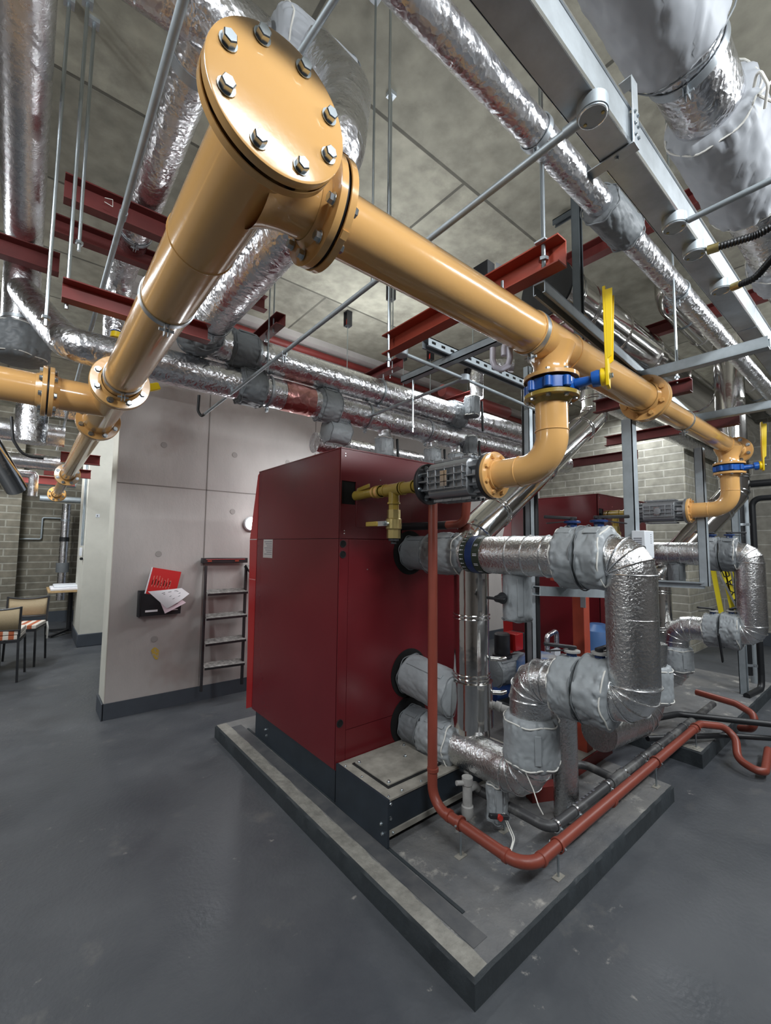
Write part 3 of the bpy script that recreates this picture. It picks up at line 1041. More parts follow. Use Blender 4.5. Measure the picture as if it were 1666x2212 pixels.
def boiler(x0, yf, ztop, depth, width, zb, k):
    where = 'nearer' if k == 0 else 'farther'
    lab = 'large dark red boiler with black base standing on the nearer plinth' if k == 0 else \
        'dark red boiler half hidden behind pipework on the farther plinth'
    zp = .092 if k == 0 else .105
    t = thing('boiler', (x0 + width / 2, yf + depth / 2, zp), lab, 'boiler', 'red boilers')
    x1, y1 = x0 + width, yf + depth
    zs = zb + (ztop - zb) * .707          # seam
    body = MB().box((x0 + .004, yf + .006, zb + .002), (x1 - .004, y1 - .004, ztop - .004))
    body.obj('casing', VOID, t)
    # side panels: lower and upper
    b = MB().box((x0, yf + .012, zb), (x0 + .004, y1, zs - .0015))
    b.obj('side_panel', RED, t)
    b = MB().box((x0, yf + .012, zs + .0015), (x0 + .004, y1, ztop))
    b.obj('side_panel', RED, t)
    MB().box((x1 - .004, yf, zb), (x1, y1, ztop)).obj('side_panel', RED, t)
    MB().box((x0 - .003, yf - .004, ztop - .004), (x1 + .003, y1 + .003, ztop + .004)).obj('top_panel', RED, t, bevel=.0015)
    # rear face panels with openings
    hx0, hx1, hz0, hz1 = x0 + .008, x0 + .107, ztop - .325, ztop - .19
    if k:
        hx1, hz0, hz1 = x0 + .10, ztop - .24, ztop - .13
    vx0, vx1, vz0, vz1 = x0 + .41, x0 + .475, zs, zs + .075
    yy = yf
    b = MB()
    b.box((x0, yy, hz1), (x1, yy + .005, ztop))
    b.box((x0, yy, hz0), (hx0, yy + .005, hz1))
    b.box((hx1, yy, hz0), (x1, yy + .005, hz1))
    b.box((x0, yy, vz1), (x1, yy + .005, hz0))
    b.box((x0, yy, zs + .0015), (vx0, yy + .005, vz1))
    b.box((vx1, yy, zs + .0015), (x1, yy + .005, vz1))
    b.obj('rear_panel', RED, t)
    b = MB().box((x0 + .063, yy - .0, zb + .20), (x1, yy + .005, zs - .0015))
    b.obj('rear_panel', RED, t)
    b = MB().box((x0 + .063, yy - .0, zb), (x1, yy + .005, zb + .197))
    b.obj('rear_panel', RED, t)
    b = MB().box((x0, yy, zb), (x0 + .061, yy + .005, zs - .0015))
    b.obj('corner_strip', RED, t)
    # inspection plate on the upper panel
    MB().box((x0 + .11, yy - .003, hz0 - .13), (x0 + .55, yy, hz0 + .03)).obj('cover_plate', RED, t, bevel=.001)
    # grommet holes
    for z in (zs - .03, zs - .09, zb + .245):
        MB().lathe((x0 + .022, yy + .0, z), -Y_, [(0, .021), (.004, .021), (.004, .017), (.0, .017)], 28, cap=False).obj('grommet', BLK, t)
        MB().lathe((x0 + .022, yy - .0005, z), -Y_, [(0, .0175), (.0008, .0175)], 24).obj('cable_hole', VOID, t)
    for x, z in ((.03, ztop - .03), (.03, ztop - .045), (.03, zs + .03), (.03, zs + .045), (.53, hz0 - .1), (.29, hz1 + .03), (.2, zs - .18)):
        MB().lathe((x0 + x, yy, z), -Y_, [(0, .004), (.002, .003)], 10).obj('rivet', TAPE, t)
    # flat black discs paint in the shade of the flow and return openings
    for z, r in ((1.455, .14), (.70, .15), (.41, .15)):
        b = MB()
        b.lathe((x0 + .54 + (.0 if k == 0 else .0), yy - .001, z), -Y_, [(0, r), (.002, r)], 40)
        b.obj('pipe_opening_shade', VOID, t)
    # front door skin (far side)
    b = MB()
    b.prism([(x0 - .002, y1, zb + .01), (x0 - .002, y1 + .10, zb - .03), (x0 - .002, y1 + .14, zs - .0), (x0 - .002, y1 + .02, zs + .5), (x0 - .002, y1, ztop - .01)], X_ * (width + .004))
    b.obj('front_door', REDB, t)
    b = MB()
    for z in (zs, zs - .31):
        b.box((x0 - .0035, y1 + .001, z - .003), (x0 - .001, y1 + .135, z + .003))
    b.obj('door_seam', TAPE, t)
    if k == 0:
        MB().box((x0 - .0015, 2.93, 1.40), (x0, 3.09, 1.535)).obj('data_plate', TAPE, t, label='small silver data plate')
        b = MB()
        for i in range(7):
            b.box((x0 - .0022, 2.945, 1.515 - i * .015), (x0 - .0014, 3.07 - .02 * (i % 3), 1.519 - i * .015))
        b.obj('plate_print', PRINT, bpy.data.objects['data_plate'])
    # base
    MB().box((x0 + .012, yf + .02, zp + .001), (x1 - .012, y1 - .05, zb - .001)).obj('base_frame', BASE, t)
    if k == 0:
        fb = thing('boiler_base_extension', (1.6, 1.8, .092), 'black steel base box with dusty bolted cover plate behind the nearer boiler', 'base box')
        MB().box((1.36, 1.615, .1), (1.372, 2.055, .313)).obj('side_plate', BASE, fb)
        MB().box((1.372, 1.63, .155), (2.3, 1.64, .305)).obj('end_plate', BASE, fb)
        MB().box((1.372, 1.622, .14), (2.3, 1.64, .165)).obj('pale_rail', DUST, fb)
        MB().box((1.362, 1.618, .302), (2.3, 2.055, .312)).obj('top_plate', DUST, fb, bevel=.001)
        b = MB()
        b.box((1.425, 1.69, .312), (1.80, 1.995, .318))
        b.obj('plate_gasket', BLK, fb)
        MB().box((1.435, 1.70, .318), (1.79, 1.985, .326)).obj('cover_plate', DUST, fb, bevel=.0015)
        MB().lathe((1.61, 1.84, .3262), Z_, [(0, .03), (.0006, .0295)], 24).obj('round_boss', DUST, fb)
        for x, y in ((1.45, 1.715), (1.775, 1.715), (1.45, 1.965), (1.775, 1.965), (1.69, 1.86)):
            bolt((x, y, .326), Z_, .0075, fb)
        for x, y in ((1.385, 1.64), (1.47, 1.64), (1.6, 1.64), (1.39, 1.86), (1.385, 2.0), (1.84, 1.66), (1.86, 1.82)):
            bolt((x, y, .312), Z_, .005, fb)
        for y, z in ((1.625, .285), (1.625, .22)):
            bolt((1.385, y + .003, z), -Y_, .008, fb)
        for y, z in ((1.66, .19), (1.65, .15)):
            bolt((1.36, y, z), -X_, .007, fb)
        bolt((1.40, 1.622, .153), -Y_, .005, fb)


boiler(1.36, 2.06, 2.06, 1.15, 1.1, .272, 0)
boiler(3.95, 1.78, 1.985, at(1107, 1300, 0, 3.95).y - 1.78, 1.1, .272, 1)
for z in (.19, .155):
    bolt((1.372, 2.98 if z > .16 else 2.96, z), -X_, .008, bpy.data.objects['boiler'])

# =================================================================== HEATING LOOPS
HX = 1.9


def hydronic(dx, k):
    x = HX + dx
    wh = 'nearer' if k == 0 else 'farther'
    dy = 0 if k == 0 else .09
    fc = FAB if k == 0 else FAB
    zt = 1.456
    # upper run
    yb = 2.05 if k == 0 else 1.79
    t = thing('flow_pipe', (x, 1.2, zt - .1), 'silver clad flow pipe leaving the upper back of the %s boiler' % wh, 'pipe', 'aluminium clad boiler pipes')
    MB().cyl((x, yb, zt), (x, .86 + dy, zt), .098, 48).obj('cladding', STUC, t, angle=20)
    for yy in (1.28, 1.19, 1.09, 1.015):
        MB().torus((x, yy + dy, zt), Y_, .0995, .0025, 48, 6).obj('cladding_seam', TAPE, t)
    if k == 0:
        band((x, 1.545, zt), Y_, .0995, .035, BANDM, t, 'arrow_band')
        band((x, 1.455, zt), Y_, .0995, .045, BANDM, t, 'label_band')
        band((x, 1.50, zt), Y_, .1005, .045, NAVY, t, 'blue_band')
        b = MB()
        for i in range(26):
            a = 2 * PI * i / 26
            d = V((math.cos(a), 0, math.sin(a)))
            s = d.cross(Y_)
            c = V((x, 1.545, zt)) + d * .1022
            b.add([c - s * .0015 - Y_ * .012, c + s * .0015 - Y_ * .012, c + s * .0015 + Y_ * .004, c - s * .0015 + Y_ * .004], [(0, 1, 2, 3)])
            b.add([c - s * .005 + Y_ * .004, c + s * .005 + Y_ * .004, c + Y_ * .013], [(0, 1, 2)])
        b.obj('flow_arrows', WHITE, t)
        for i in range(12):
            a = 2 * PI * i / 12
            d = V((math.cos(a), 0, math.sin(a)))
            s = d.cross(Y_)
            b = MB()
            for o_ in (-.004, .004):
                c = V((x, 1.455, zt)) + d * .1022 + s * o_
                b.add([c - s * .0018 - Y_ * .014, c + s * .0018 - Y_ * .014, c + s * .0018 + Y_ * .012, c - s * .0018 + Y_ * .012], [(0, 1, 2, 3)])
            b.obj('band_print', WHITE, t)
    jacket((x, yb - .005, zt), (x, yb - .24, zt), .105, 'dark grey fabric jacket where the %s boiler\'s flow pipe leaves the casing' % wh, 3 + k, FABD, (0, 0), amp=.02, cords=False)
    if k == 0:
        jacket((x, 1.86, zt), (x, 1.585, zt), .122, 'grey fabric jacket laced at its neck beside the arrow band', 5, FAB, (0, 1), rn=.1)
    jacket((x, 1.03 + dy, zt), (x, .915 + dy, zt), .140, 'grey stuffed jacket with frilled neck on the upper pipe end of the %s loop' % wh, 9 + k, FAB, (1, 0), rn=.1, amp=.05)
    jacket((x, .905 + dy, zt), (x, .80 + dy, zt), .138, 'grey stuffed jacket against the top elbow of the %s loop' % wh, 12 + k, FAB if k == 0 else FABD, (0, 1), rn=.105, amp=.05)
    # drop with segmented elbows
    zl = .895 if k == 0 else .84
    yv = .735 + dy
    e = thing('riser_pipe', (x, yv, zl), 'tall silver clad pipe dropping between two segmented elbows of the %s loop' % wh, 'pipe', 'aluminium clad risers')
    pts = [V((x, .84 + dy, zt)), V((x, yv, zt)), V((x, yv, zl)), V((x, .84 + dy, zl))]
    pts = [V((x, .86 + dy, zt)), V((x, yv, zt)), V((x, yv, zl)), V((x, .86 + dy, zl))]
    path, arcs = arcpath(pts, .125, 4)
    MB().sweep(path, .095, 48).obj('cladding', STUC, e, angle=18)
    for arc in arcs:
        for q, tg in arc:
            MB().torus(q, tg, .099, .0024, 44, 6).obj('cladding_seam', TAPE, e)
    MB().torus((x, yv, 1.22), Z_, .0955, .001, 44, 6).obj('cladding_seam', STUC, e)
    # lower cross valves
    jacket((x, .80 + dy, zl), (x, .925 + dy, zl), .142, 'grey wrinkled jacket beside the bottom elbow of the %s loop' % wh, 20 + k, FAB, (1, 0), rn=.105, amp=.07)
    jacket((x, .935 + dy, zl - .01), (x, 1.055 + dy, zl - .015), .135, 'grey jacket with tied cuff at the mid height elbow of the %s loop' % wh, 23 + k, FAB, (0, 1), rn=.1, amp=.05)
    # return: elbow down, jacket, elbow to boiler
    zr = .40 if k == 0 else .36
    y2 = 1.20 if k == 0 else 1.36
    r = thing('return_pipe', (x, y2, zr - .1), 'silver clad return pipe bending up from the lower back of the %s boiler' % wh, 'pipe', 'aluminium clad boiler pipes')
    path, arcs = arcpath([V((x, 1.0 + dy, zl - .015)), V((x, y2, zl - .015)), V((x, y2, zr)), V((x, yb, zr))], [.14, .12], 4)
    if k == 0:
        pth = [V((x, 1.0, zl - .015)), V((x, y2, zl - .015)), V((x, y2, zr)), V((x, yb, zr))]
        # lower bend turns back under the valve: dips towards the viewer first
        path, arcs = arcpath(pth, [.14, .12], 4)
    MB().sweep(path, .097, 48).obj('cladding', STUC, r, angle=18)
    for arc in arcs:
        for q, tg in arc:
            MB().torus(q, tg, .1, .0022, 44, 6).obj('cladding_seam', TAPE, r)
    jacket((x, y2, zl - .19), (x, y2, zr + .075), .128, 'grey drum shaped jacket round the lower vertical valve of the %s loop' % wh, 31 + k, FAB, (1, 1), rn=.108, amp=.03)
    jacket((x, yb - .01, zr), (x, yb - .16, zr), .11, 'grey fabric jacket on the return pipe against the %s boiler casing' % wh, 37 + k, FABD, (0, 0), amp=.03, cords=False)
    if k == 0:
        jacket((x, 1.885, zr), (x, 1.645, zr), .125, 'grey laced jacket around the return pipe over the dusty base box', 39, FAB, (0, 1), rn=.1)
        jacket((x, 2.04, .70), (x, 1.66, .665), .122, 'large grey drum jacket sticking out of the boiler back at mid height', 45, FAB, (0, 0), amp=.035, cords=False)
    # actuators on the jackets
    for (yy, zz, lab, dirv) in ((.975 + dy, zt + .14, 'upper pipe end', (-.25, .35, .02)), (.855 + dy, zt + .14, 'top elbow', (.35, -.45, 0)),
                                (.99 + dy, zl + .125, 'mid height elbow', (-.3, .3, .03)), (.865 + dy, zl + .14, 'bottom elbow', (.5, -.15, .06))):
        a = thing('valve_actuator', (x, yy, zz - .06), 'blue stemmed lever at the %s of the %s loop' % (lab, wh), 'valve lever', 'lever valves in the jackets')
        MB().lathe((x, yy, zz - .06), Z_, [(0, .022), (.075, .022)], 8).obj('stem_neck', NAVY, a)
        MB().lathe((x, yy, zz + .012), Z_, [(0, .03), (.002, .036), (.010, .036), (.012, .03)], 20).obj('top_plate', NAVY if zz > 1.2 else PVCW, a)
        MB().lathe((x, yy, zz + .022), Z_, [(0, .014), (.018, .014)], 12).obj('spindle', BLKM, a)
        d = V(dirv).normalized()
        MB().bar(V((x, yy, zz + .035)) - d * .02, V((x, yy, zz + .038)) + d * .12, .022, .014).obj('lever', BLKM, a, bevel=.003)
        MB().bar(V((x, yy, zz + .020)) + d * .02, V((x, yy, zz + .008)) + d * .11, .014, .005).obj('trigger', BLKM, a, bevel=.001)
        for s in (-1, 1):
            bolt((x + .026 * s, yy, zz + .002), -Z_, .006, a)
    return t


hydronic(0, 0)
hydronic(2.53, 1)

# header leg going right behind the riser
hd = pipe('header_pipe', [(1.98, .93, .90), (2.40, .93, .92)], .105, FAB, 'grey fabric wrapped header pipe behind the tall silver riser', 'pipe')
# small blind jacket leg hanging under the upper run
for dx, k in ((0, 0), (2.53, 1)):
    x = HX + dx
    wh = 'nearer' if k == 0 else 'farther'
    if k == 0:
        t = jacket((x + .05, 1.30, 1.37), (x + .05, 1.30, 1.125), .072, 'small grey pouch jacket with black tee handle hanging under the nearer upper pipe', 51, FAB, (0, 0), amp=.05, group='pouch jackets under the upper pipes')
        c = V((x - .035, 1.33, 1.24))
        MB().lathe(c, -X_, [(0, .03), (.02, .022), (.05, .016)], 20).obj('valve_handle_hub', BLK, t)
        MB().bar(c - X_ * .045 - Y_ * .05 , c - X_ * .045 + Y_ * .06, .018, .014).obj('valve_handle', BLK, t, bevel=.004)
    else:
        t = jacket((x, 1.33, 1.37), (x, 1.33, 1.20), .065, 'small grey pouch jacket hanging under the farther upper pipe', 53, FABD, (0, 0), amp=.05, group='pouch jackets under the upper pipes')

# middle loop between the two boilers: low return bend with jacket
mx = 3.2
ml = thing('bypass_pipe', (mx, 1.2, .3), 'silver clad bypass pipe curving up beneath the tall riser', 'pipe', 'aluminium clad boiler pipes')
path, arcs = arcpath([V((2.75, 1.95, .36)), V((2.95, 1.15, .36)), V((3.1, .95, .85))], .16, 4)
path, arcs = arcpath([V((2.7, 1.25, .40)), V((3.35, 1.22, .36)), V((3.38, 1.2, .85))], .17, 4)
MB().sweep(path, .11, 44).obj('cladding', STUC, ml, angle=18)
for q, tg in arcs[0]:
    MB().torus(q, tg, .113, .0025, 40, 6).obj('cladding_seam', TAPE, ml)
jacket((3.38, 1.2, .45), (3.38, 1.2, .70), .135, 'grey jacket corner peeping out behind the tall silver riser', 61, FAB, (1, 1), rn=.115, amp=.03)
# thin vertical clad pipe to the floor behind the cuff
lg = pipe('drop_leg_pipe', [(2.25, 1.22, .80), (2.25, 1.22, .10)], .062, STUC, 'vertical silver clad pipe standing on the plinth beside the red stand', 'pipe', 'aluminium clad drop legs')

# =================================================================== FLUES


def flue(k):
    wh = 'nearer' if k == 0 else 'farther'
    rr = .098 if k == 0 else .115
    if k == 0:
        pts = [V((1.95, 1.6, .30)), V((1.95, 1.6, 1.56)), V((3.53, 1.6, 2.57)), V((3.53, 1.6, 3.25))]
    else:
        pts = [V((4.45, 1.50, .30)), V((4.45, 1.50, 1.24)), V((5.05, 1.02, 2.02)), V((5.05, 1.02, 3.5))]
    x0, yy = pts[0].x, pts[0].y
    t = thing('flue_pipe', (x0, yy, .3), 'polished stainless flue rising behind the %s boiler then slanting up right' % wh, 'flue', 'polished stainless flues')
    path, arcs = arcpath(pts, .14, 3)
    MB().sweep(path, rr, 56).obj('flue_body', INOX, t, angle=18)
    d = (pts[2] - pts[1]).normalized()
    L_ = (pts[2] - pts[1]).length
    rings = [(V((x0, yy, z)), Z_) for z in (.78, .80, 1.10, 1.12)]
    for f in ((.14, .155, .48, .495, .84, .855) if k == 0 else (.2, .23, .78, .81)):
        rings.append((pts[1] + d * L_ * f, d))
    for z in (.14, .16, .42, .44):
        rings.append((pts[2] + Z_ * z, Z_))
    for arc in arcs:
        for q, tg in arc[1:-1]:
            rings.append((q, tg))
    for q, tg in rings:
        MB().torus(q, tg, rr + .002, .005, 44, 8).obj('joint_band', INOX, t)
    MB().lathe((x0, yy, .52), Z_, [(0, rr + .001), (.002, rr + .018), (.24, rr + .018), (.245, rr + .001)], 44, cap=False).obj('inspection_sleeve', INOX, t)
    if k == 0:
        for z in (.70, .88):
            b = MB().tube([(x0 + .06, yy - .085, z), (x0 + .1, yy - .13, z), (x0 + .13, yy - .13, z - .0)], .012, .02, 4, 12)
            b.obj('test_nipple', INOX, t)


flue(0)
flue(1)
fh = thing('flue_header', (4.5, 1.6, 3.1), 'fat polished stainless flue header running right under the ceiling', 'flue')
b = MB()
b.lathe((2.82, 1.6, 3.38), X_, [(0, .185), (.01, .205), (.03, .21), (6.1, .21)], 64, cap=True)
b.obj('header_body', INOX, fh)
for x in (2.98, 3.0, 3.22, 3.24, 3.26, 3.8, 3.82, 4.5, 4.52, 5.3, 5.32, 6.2, 6.22, 7.2):
    MB().torus((x, 1.6, 3.38), X_, .212, .006, 52, 8).obj('joint_band', INOX, fh)
MB().lathe((2.815, 1.6, 3.38), -X_, [(0, .206), (.006, .20), (.012, .05)], 48).obj('end_cap', BLKM, fh)
MB().bar((2.81, 1.6, 3.36), (2.79, 1.6, 3.40), .06, .01).obj('cap_handle', TAPE, fh)
du = thing('extract_duct', (5, 1.18, 3.3), 'strapped silver duct hung beside the fat flue header at the ceiling', 'duct')
MB().tube([(4.1, 1.22, CZ), (4.1, 1.22, 3.60), (8.9, 1.22, 3.60)], .09, .12, 8, 40).obj('duct_body', INOX, du)
for i in range(9):
    x = 4.5 + i * .5
    MB().lathe((x, 1.22, 3.60), X_, [(0, .091), (0, .096), (.02, .096), (.02, .091)], 40, cap=False).obj('strap', TAPE if i % 2 else STRUTD, du)
d2 = thing('small_duct', (5, .98, 3.0), 'thin silver pipe below the strapped duct towards the right wall', 'duct')
MB().cyl((3.9, 1.95, 3.0), (8.9, 1.95, 3.0), .08, 32).obj('duct_body', FOIL, d2)

# =================================================================== OVERHEAD HEATING PIPES
ZU, YU, ZL, YL, RH = 2.70, 2.60, 2.497, 2.63, .098
up = pipe('upper_heating_pipe', [(.69, 1.25, ZU), (.69, YU, ZU), (5.0, YU, ZU)], RH, FOIL,
          'upper foil wrapped heating pipe running over the nearer boiler after its elbow', 'pipe', 'foil wrapped heating pipes', bend=.16, k=7)
cp = MB()
path, _ = arcpath([V((.69, 1.30, ZU)), V((.66, 1.08, ZU)), V((.79, 1.22, 3.12)), V((.78, 1.42, 3.44))], .13, 6)
cp.sweep(path, RH * 1.0, 36)
cp.obj('foil_elbow', FOIL, up)
lo = pipe('lower_heating_pipe', [(.40, YL, ZL), (5.0, YL, ZL)], RH, FOIL,
          'lower foil wrapped heating pipe running in front of the concrete wall', 'pipe', 'foil wrapped heating pipes', bend=.12, k=6)
lo_pts = 0
for xx, zz, yy, par in ((1.05, ZU, YU, up), (2.05, ZU, YU, up), (2.9, ZU, YU, up), (1.95, ZL, YL, lo), (2.6, ZL, YL, lo), (1.15, ZL, YL, lo)):
    clip_ring((xx, yy, zz), X_, RH + .003, par, w_=.015)
for yy in (2.30,):
    clip_ring((.69, yy, ZU), Y_, RH + .003, up, w_=.02)
for i, (xx, zz, yy, lab, mm) in enumerate(((.96, ZU, YU, 'dark grey collar jacket on the upper foil pipe nearest its elbow', FABD),
                                           (1.03, ZL, YL, 'dark grey collar jacket on the lower foil pipe beside the conduit', FABD),
                                           (1.60, ZL, YL, 'light grey collar jacket midway along the lower foil pipe', FAB),
                                           (2.95, ZU, YU, 'dark grey collar jacket on the upper foil pipe above the gas filter', FABD))):
    jacket((xx - .085, yy, zz), (xx + .085, yy, zz), RH + .022, lab, 70 + i, mm, (1, 1), rn=RH + .006, amp=.03, cords=False,
           group='collar jackets on the foil pipes', name='collar_jacket')
jacket((.69, 2.62, ZU), (.69, 2.44, ZU), RH + .02, 'slate grey jacket wrapped over the elbow of the upper foil pipe', 77, FABD, (1, 1), rn=RH + .004, amp=.05, cords=False,
       group='collar jackets on the foil pipes', name='collar_jacket')
tp = MB()
MB().lathe((1.25, YL, ZL), X_, [(0, RH + .001), (.0, RH + .0025), (.22, RH + .0025), (.22, RH + .001)], 40, cap=False).obj('red_streaked_foil', mat('red_tinted_foil', (.62, .30, .28), .3, metal=1, bump=.5, bscale=17, voronoi=True, bdist=.02), lo)
# third pipe low behind the boiler top with its valve jackets
th = pipe('rear_heating_pipe', [(1.75, 3.05, 2.33), (5.0, 3.05, 2.33)], .085, FOIL, 'third foil wrapped pipe low behind the nearer boiler top', 'pipe', 'foil wrapped heating pipes')
for i, (px, lab) in enumerate(((830, 'left'), (935, 'middle'), (985, 'right'))):
    c = at(px, 960, 1, YL)
    x = c.x
    t = thing('foil_drop_leg', (x, YL - .02, 2.1), 'foil wrapped drop leg over the nearer boiler, %smost of three' % lab if lab != 'middle' else 'foil wrapped drop leg over the nearer boiler, middle of three', 'pipe', 'foil drop legs above the boiler')
    MB().cyl((x, YL, ZL - .05), (x, YL, 2.07), .052, 28).obj('pipe_body', FOIL, t)
    j = jacket((x, YL, 2.36), (x, YL, 2.20), .075, 'grey pouch jacket on the %s drop leg over the nearer boiler' % lab, 80 + i, FAB, (1, 0), rn=.06, amp=.08, group='pouch jackets above the boiler')
    MB().bar((x + .085, YL - .06, 2.35), (x + .09, YL - .07, 2.15), .014, .02).obj('valve_lever', BLK, j, bevel=.004)
jacket((1.62, 2.66, 2.33), (1.80, 2.66, 2.33), .085, 'rounded grey jacket beside the left drop leg over the nearer boiler', 85, FAB, (0, 0), amp=.03, cords=False, group='pouch jackets above the boiler')
# connection hanging between the upper pipes further right
for i, (px, py, ly) in enumerate(((1020, 880, 2.45), (1015, 965, 2.55))):
    c = at(px, py, 1, ly)
    j = jacket(c + V((0, 0, .10)), c - V((0, 0, .09)), .07, 'dark grey valve jacket with black strap, %s of two by the strut posts' % ('upper' if i == 0 else 'lower'), 88 + i, FABD, (1, 1), rn=.05, amp=.08, group='strapped valve jackets')
    MB().bar(c + V((.075, -.05, .06)), c + V((.075, -.06, -.22)), .02, .014).obj('black_strap', BLK, j, bevel=.004)
nb = pipe('foil_branch_pipe', [at(1030, 860, 1, 2.45), at(1030, 790, 1, 2.45), at(1110, 790, 1, 2.2)], .06, FOIL, 'short foil wrapped branch bending over the upper strapped jacket', 'pipe', bend=.1)

# big pipes at upper left
Z1 = 3.45
a1 = pipe('large_foil_pipe', [(-.125, .8, Z1), (-.135, 3.62, Z1), (-.122, 3.62, 2.72)], .098, FOILS,
          'large foil wrapped pipe at the left edge bending down to a laced collar', 'pipe', 'foil pipes near the ceiling', bend=.17, k=7)
clip_ring((-.122, 3.62, 2.93), Z_, .100, a1, w_=.02)
jacket((-.122, 3.62, 2.90), (-.122, 3.62, 2.66), .165, 'dark slate jacket under the large foil pipe at the left edge', 90, FABD, (1, 1), rn=.12, amp=.06)
br_ = pipe('foil_offset_pipe', [(-.12, 3.58, 3.12), (-.0, 3.15, 2.80), (.10, YL + .05, ZL + .01), (.45, YL, ZL)], .085, FOIL,
           'crinkled foil offset pipe linking the left large pipe to the lower heating pipe', 'pipe', bend=.12, k=6)
pA = at(470, 200, 2, 3.42)
a2 = pipe('large_foil_pipe', [(.40, 1.60, 3.42), (.40, 3.62, 3.42), (.42, 3.62, 2.6)], .088, FOIL,
          'foil wrapped pipe running back beside the long conduit at upper left', 'pipe', 'foil pipes near the ceiling', bend=.15)
clip_ring((.40, 2.95, 3.42), Y_, .09, a2, w_=.025)
MB().lathe((.40, 1.70, 3.42), Y_, [(0, .0885), (0, .091), (.05, .091), (.05, .0885)], 36, cap=False).obj('bare_steel_band', GALV, a2)
a3 = pipe('large_foil_pipe', [(-.9, 1.56, 3.46), (.60, 1.56, 3.46)], .118, FOIL,
          'wide foil wrapped pipe entering at top left behind the bolted disc', 'pipe', 'foil pipes near the ceiling')
jc = at(672, 90, 2, 3.3)
jacket((.62, 1.5, 3.46), (.95, 1.5, 3.46), .15, 'pale grey jacket at the ceiling behind the bolted disc', 92, FABL, (1, 0), rn=.12, amp=.03)

# small foil pipe beside the trunking
YS, ZS = .735, 2.9
sp_ = pipe('slim_foil_pipe', [(.2, YS, ZS), (5.6, YS, ZS)], .052, FOIL, 'slim foil wrapped pipe alongside the galvanised trunking', 'pipe', 'foil pipes beside the trunking')
for x in (1.25, 2.65):
    clip_ring((x, YS, ZS), X_, .054, sp_, w_=.02)
jacket((1.72, YS, ZS), (1.98, YS, ZS), .075, 'dark grey jacket on the slim foil pipe under the ceiling', 95, FABD, (0, 0), amp=.05, cords=False, group='collar jackets on the foil pipes', name='collar_jacket')

# big jacketed pipe at upper right
RY, RZ = .41, 3.2
rp = pipe('jacketed_foil_pipe', [(.9, RY, RZ), (6.5, RY, RZ)], .118, FOIL, 'broad foil wrapped pipe at upper right between two large grey jackets', 'pipe', 'foil pipes beside the trunking')
clip_ring((1.66, RY, RZ), X_, .121, rp, w_=.035)
jacket((1.02, RY, RZ), (1.58, RY, RZ), .155, 'large pale grey jacket at the very top right', 97, FABL, (1, 0), rn=.13, amp=.035, cords=False, group='large overhead jackets')
jacket((1.92, RY, RZ), (2.62, RY, RZ), .160, 'large pale grey jacket laced with white cord at the right edge', 98, FABL, (1, 1), rn=.13, amp=.035, group='large overhead jackets')
jacket((3.25, RY, RZ), (3.55, RY, RZ), .15, 'smaller pale jacket behind the black flexible conduits', 99, FABL, (1, 1), rn=.12, amp=.05, group='large overhead jackets')
b = MB()
c = V((2.85, RY - .02, RZ)) + V((-.05, -.05, -.11))
b.lathe(c, (c - V((2.85, RY, RZ))), [(0, .02), (.003, .02)], 16)
b.obj('red_sticker', REDTAG, rp)
tie = thing('cord_tie', (1.93, .3, 3.1), 'knotted white cord tying the large jacket at the right edge', 'cord')
b = MB()
for pts in ([(1.90, .27, 3.14), (1.86, .25, 3.17), (1.88, .23, 3.10), (1.94, .25, 3.07)], [(1.93, .26, 3.12), (1.98, .22, 3.09), (2.0, .23, 3.03)], [(1.90, .26, 3.10), (1.93, .22, 3.15), (1.96, .25, 3.16)]):
    b.tube(pts, .005, .02, 4, 8)
b.obj('cord_strand', CORD, tie)

# =================================================================== STEEL, TRUNKING, CONDUIT
bm0 = channel('red_steel_channel', (1.34, .70, 2.505), (1.34, 1.64, 2.505), .055, .10, .006, OXO,
              'orange red steel channel hanging over the big gas pipe', 'steel beam', 'red steel beams', open_dir=(-1, 0, 0))
for y in (.76, .93):
    cl = MB().box((1.30, y - .02, 2.45 if y > .8 else 2.552), (1.345, y + .02, 2.456 if y > .8 else 2.558))
    cl.obj('square_washer', GALV, bm0)
hang('hanger_rod', (1.325, .76, 2.46), CZ, 'hanger rod at the near end of the orange red channel', r=.008)
hang('hanger_rod', (1.325, 1.60, 2.38), CZ, 'hanger rod at the far end of the orange red channel', r=.007)
hang('hanger_rod', (.92, 1.12, 2.62), CZ, 'thin hanger rod beside the bolted disc, right of two', r=.005)
hk = thing('pipe_hook', (1.325, .93, 2.35), 'hooked rod joining the orange channel to the gas pipe clamp', 'hook')
MB().tube([(1.325, .93, 2.50), (1.325, .93, 2.42), (1.33, .90, 2.40), (1.335, .88, 2.37), (1.35, .87, 2.355)], .006, .015, 5, 10).obj('rod', BOLT, hk)
bk = thing('beam_block', (1.33, .99, 2.55), 'black rubber block with bright plate on top of the orange channel', 'bracket')
MB().box((1.315, .99, 2.556), (1.36, 1.06, 2.615)).obj('rubber_block', BLK, bk)
MB().add([(1.36, .975, 2.556), (1.36, .985, 2.62), (1.37, .91, 2.556)], [(0, 1, 2)]).obj('bright_plate', GALV, bk)
wk = thing('curled_cable_hook', at(1083, 775, 0, 1.31), 'white curled cable hook dangling under the gas pipe clamp', 'hook')
h0 = at(1083, 760, 0, 1.31)
sx = V((.55, -.83, 0))
pts = [h0 + sx * a + Z_ * c for a, c in ((-.030, .018), (-.031, -.03), (-.022, -.056), (.0, -.068), (.024, -.056), (.031, -.03), (.029, .02), (.015, .028), (.010, .012), (.010, -.016))]
MB().tube(pts, .011, .012, 4, 14).obj('hook_body', mat('clear_white_plastic', (.62, .60, .68), .25), wk)

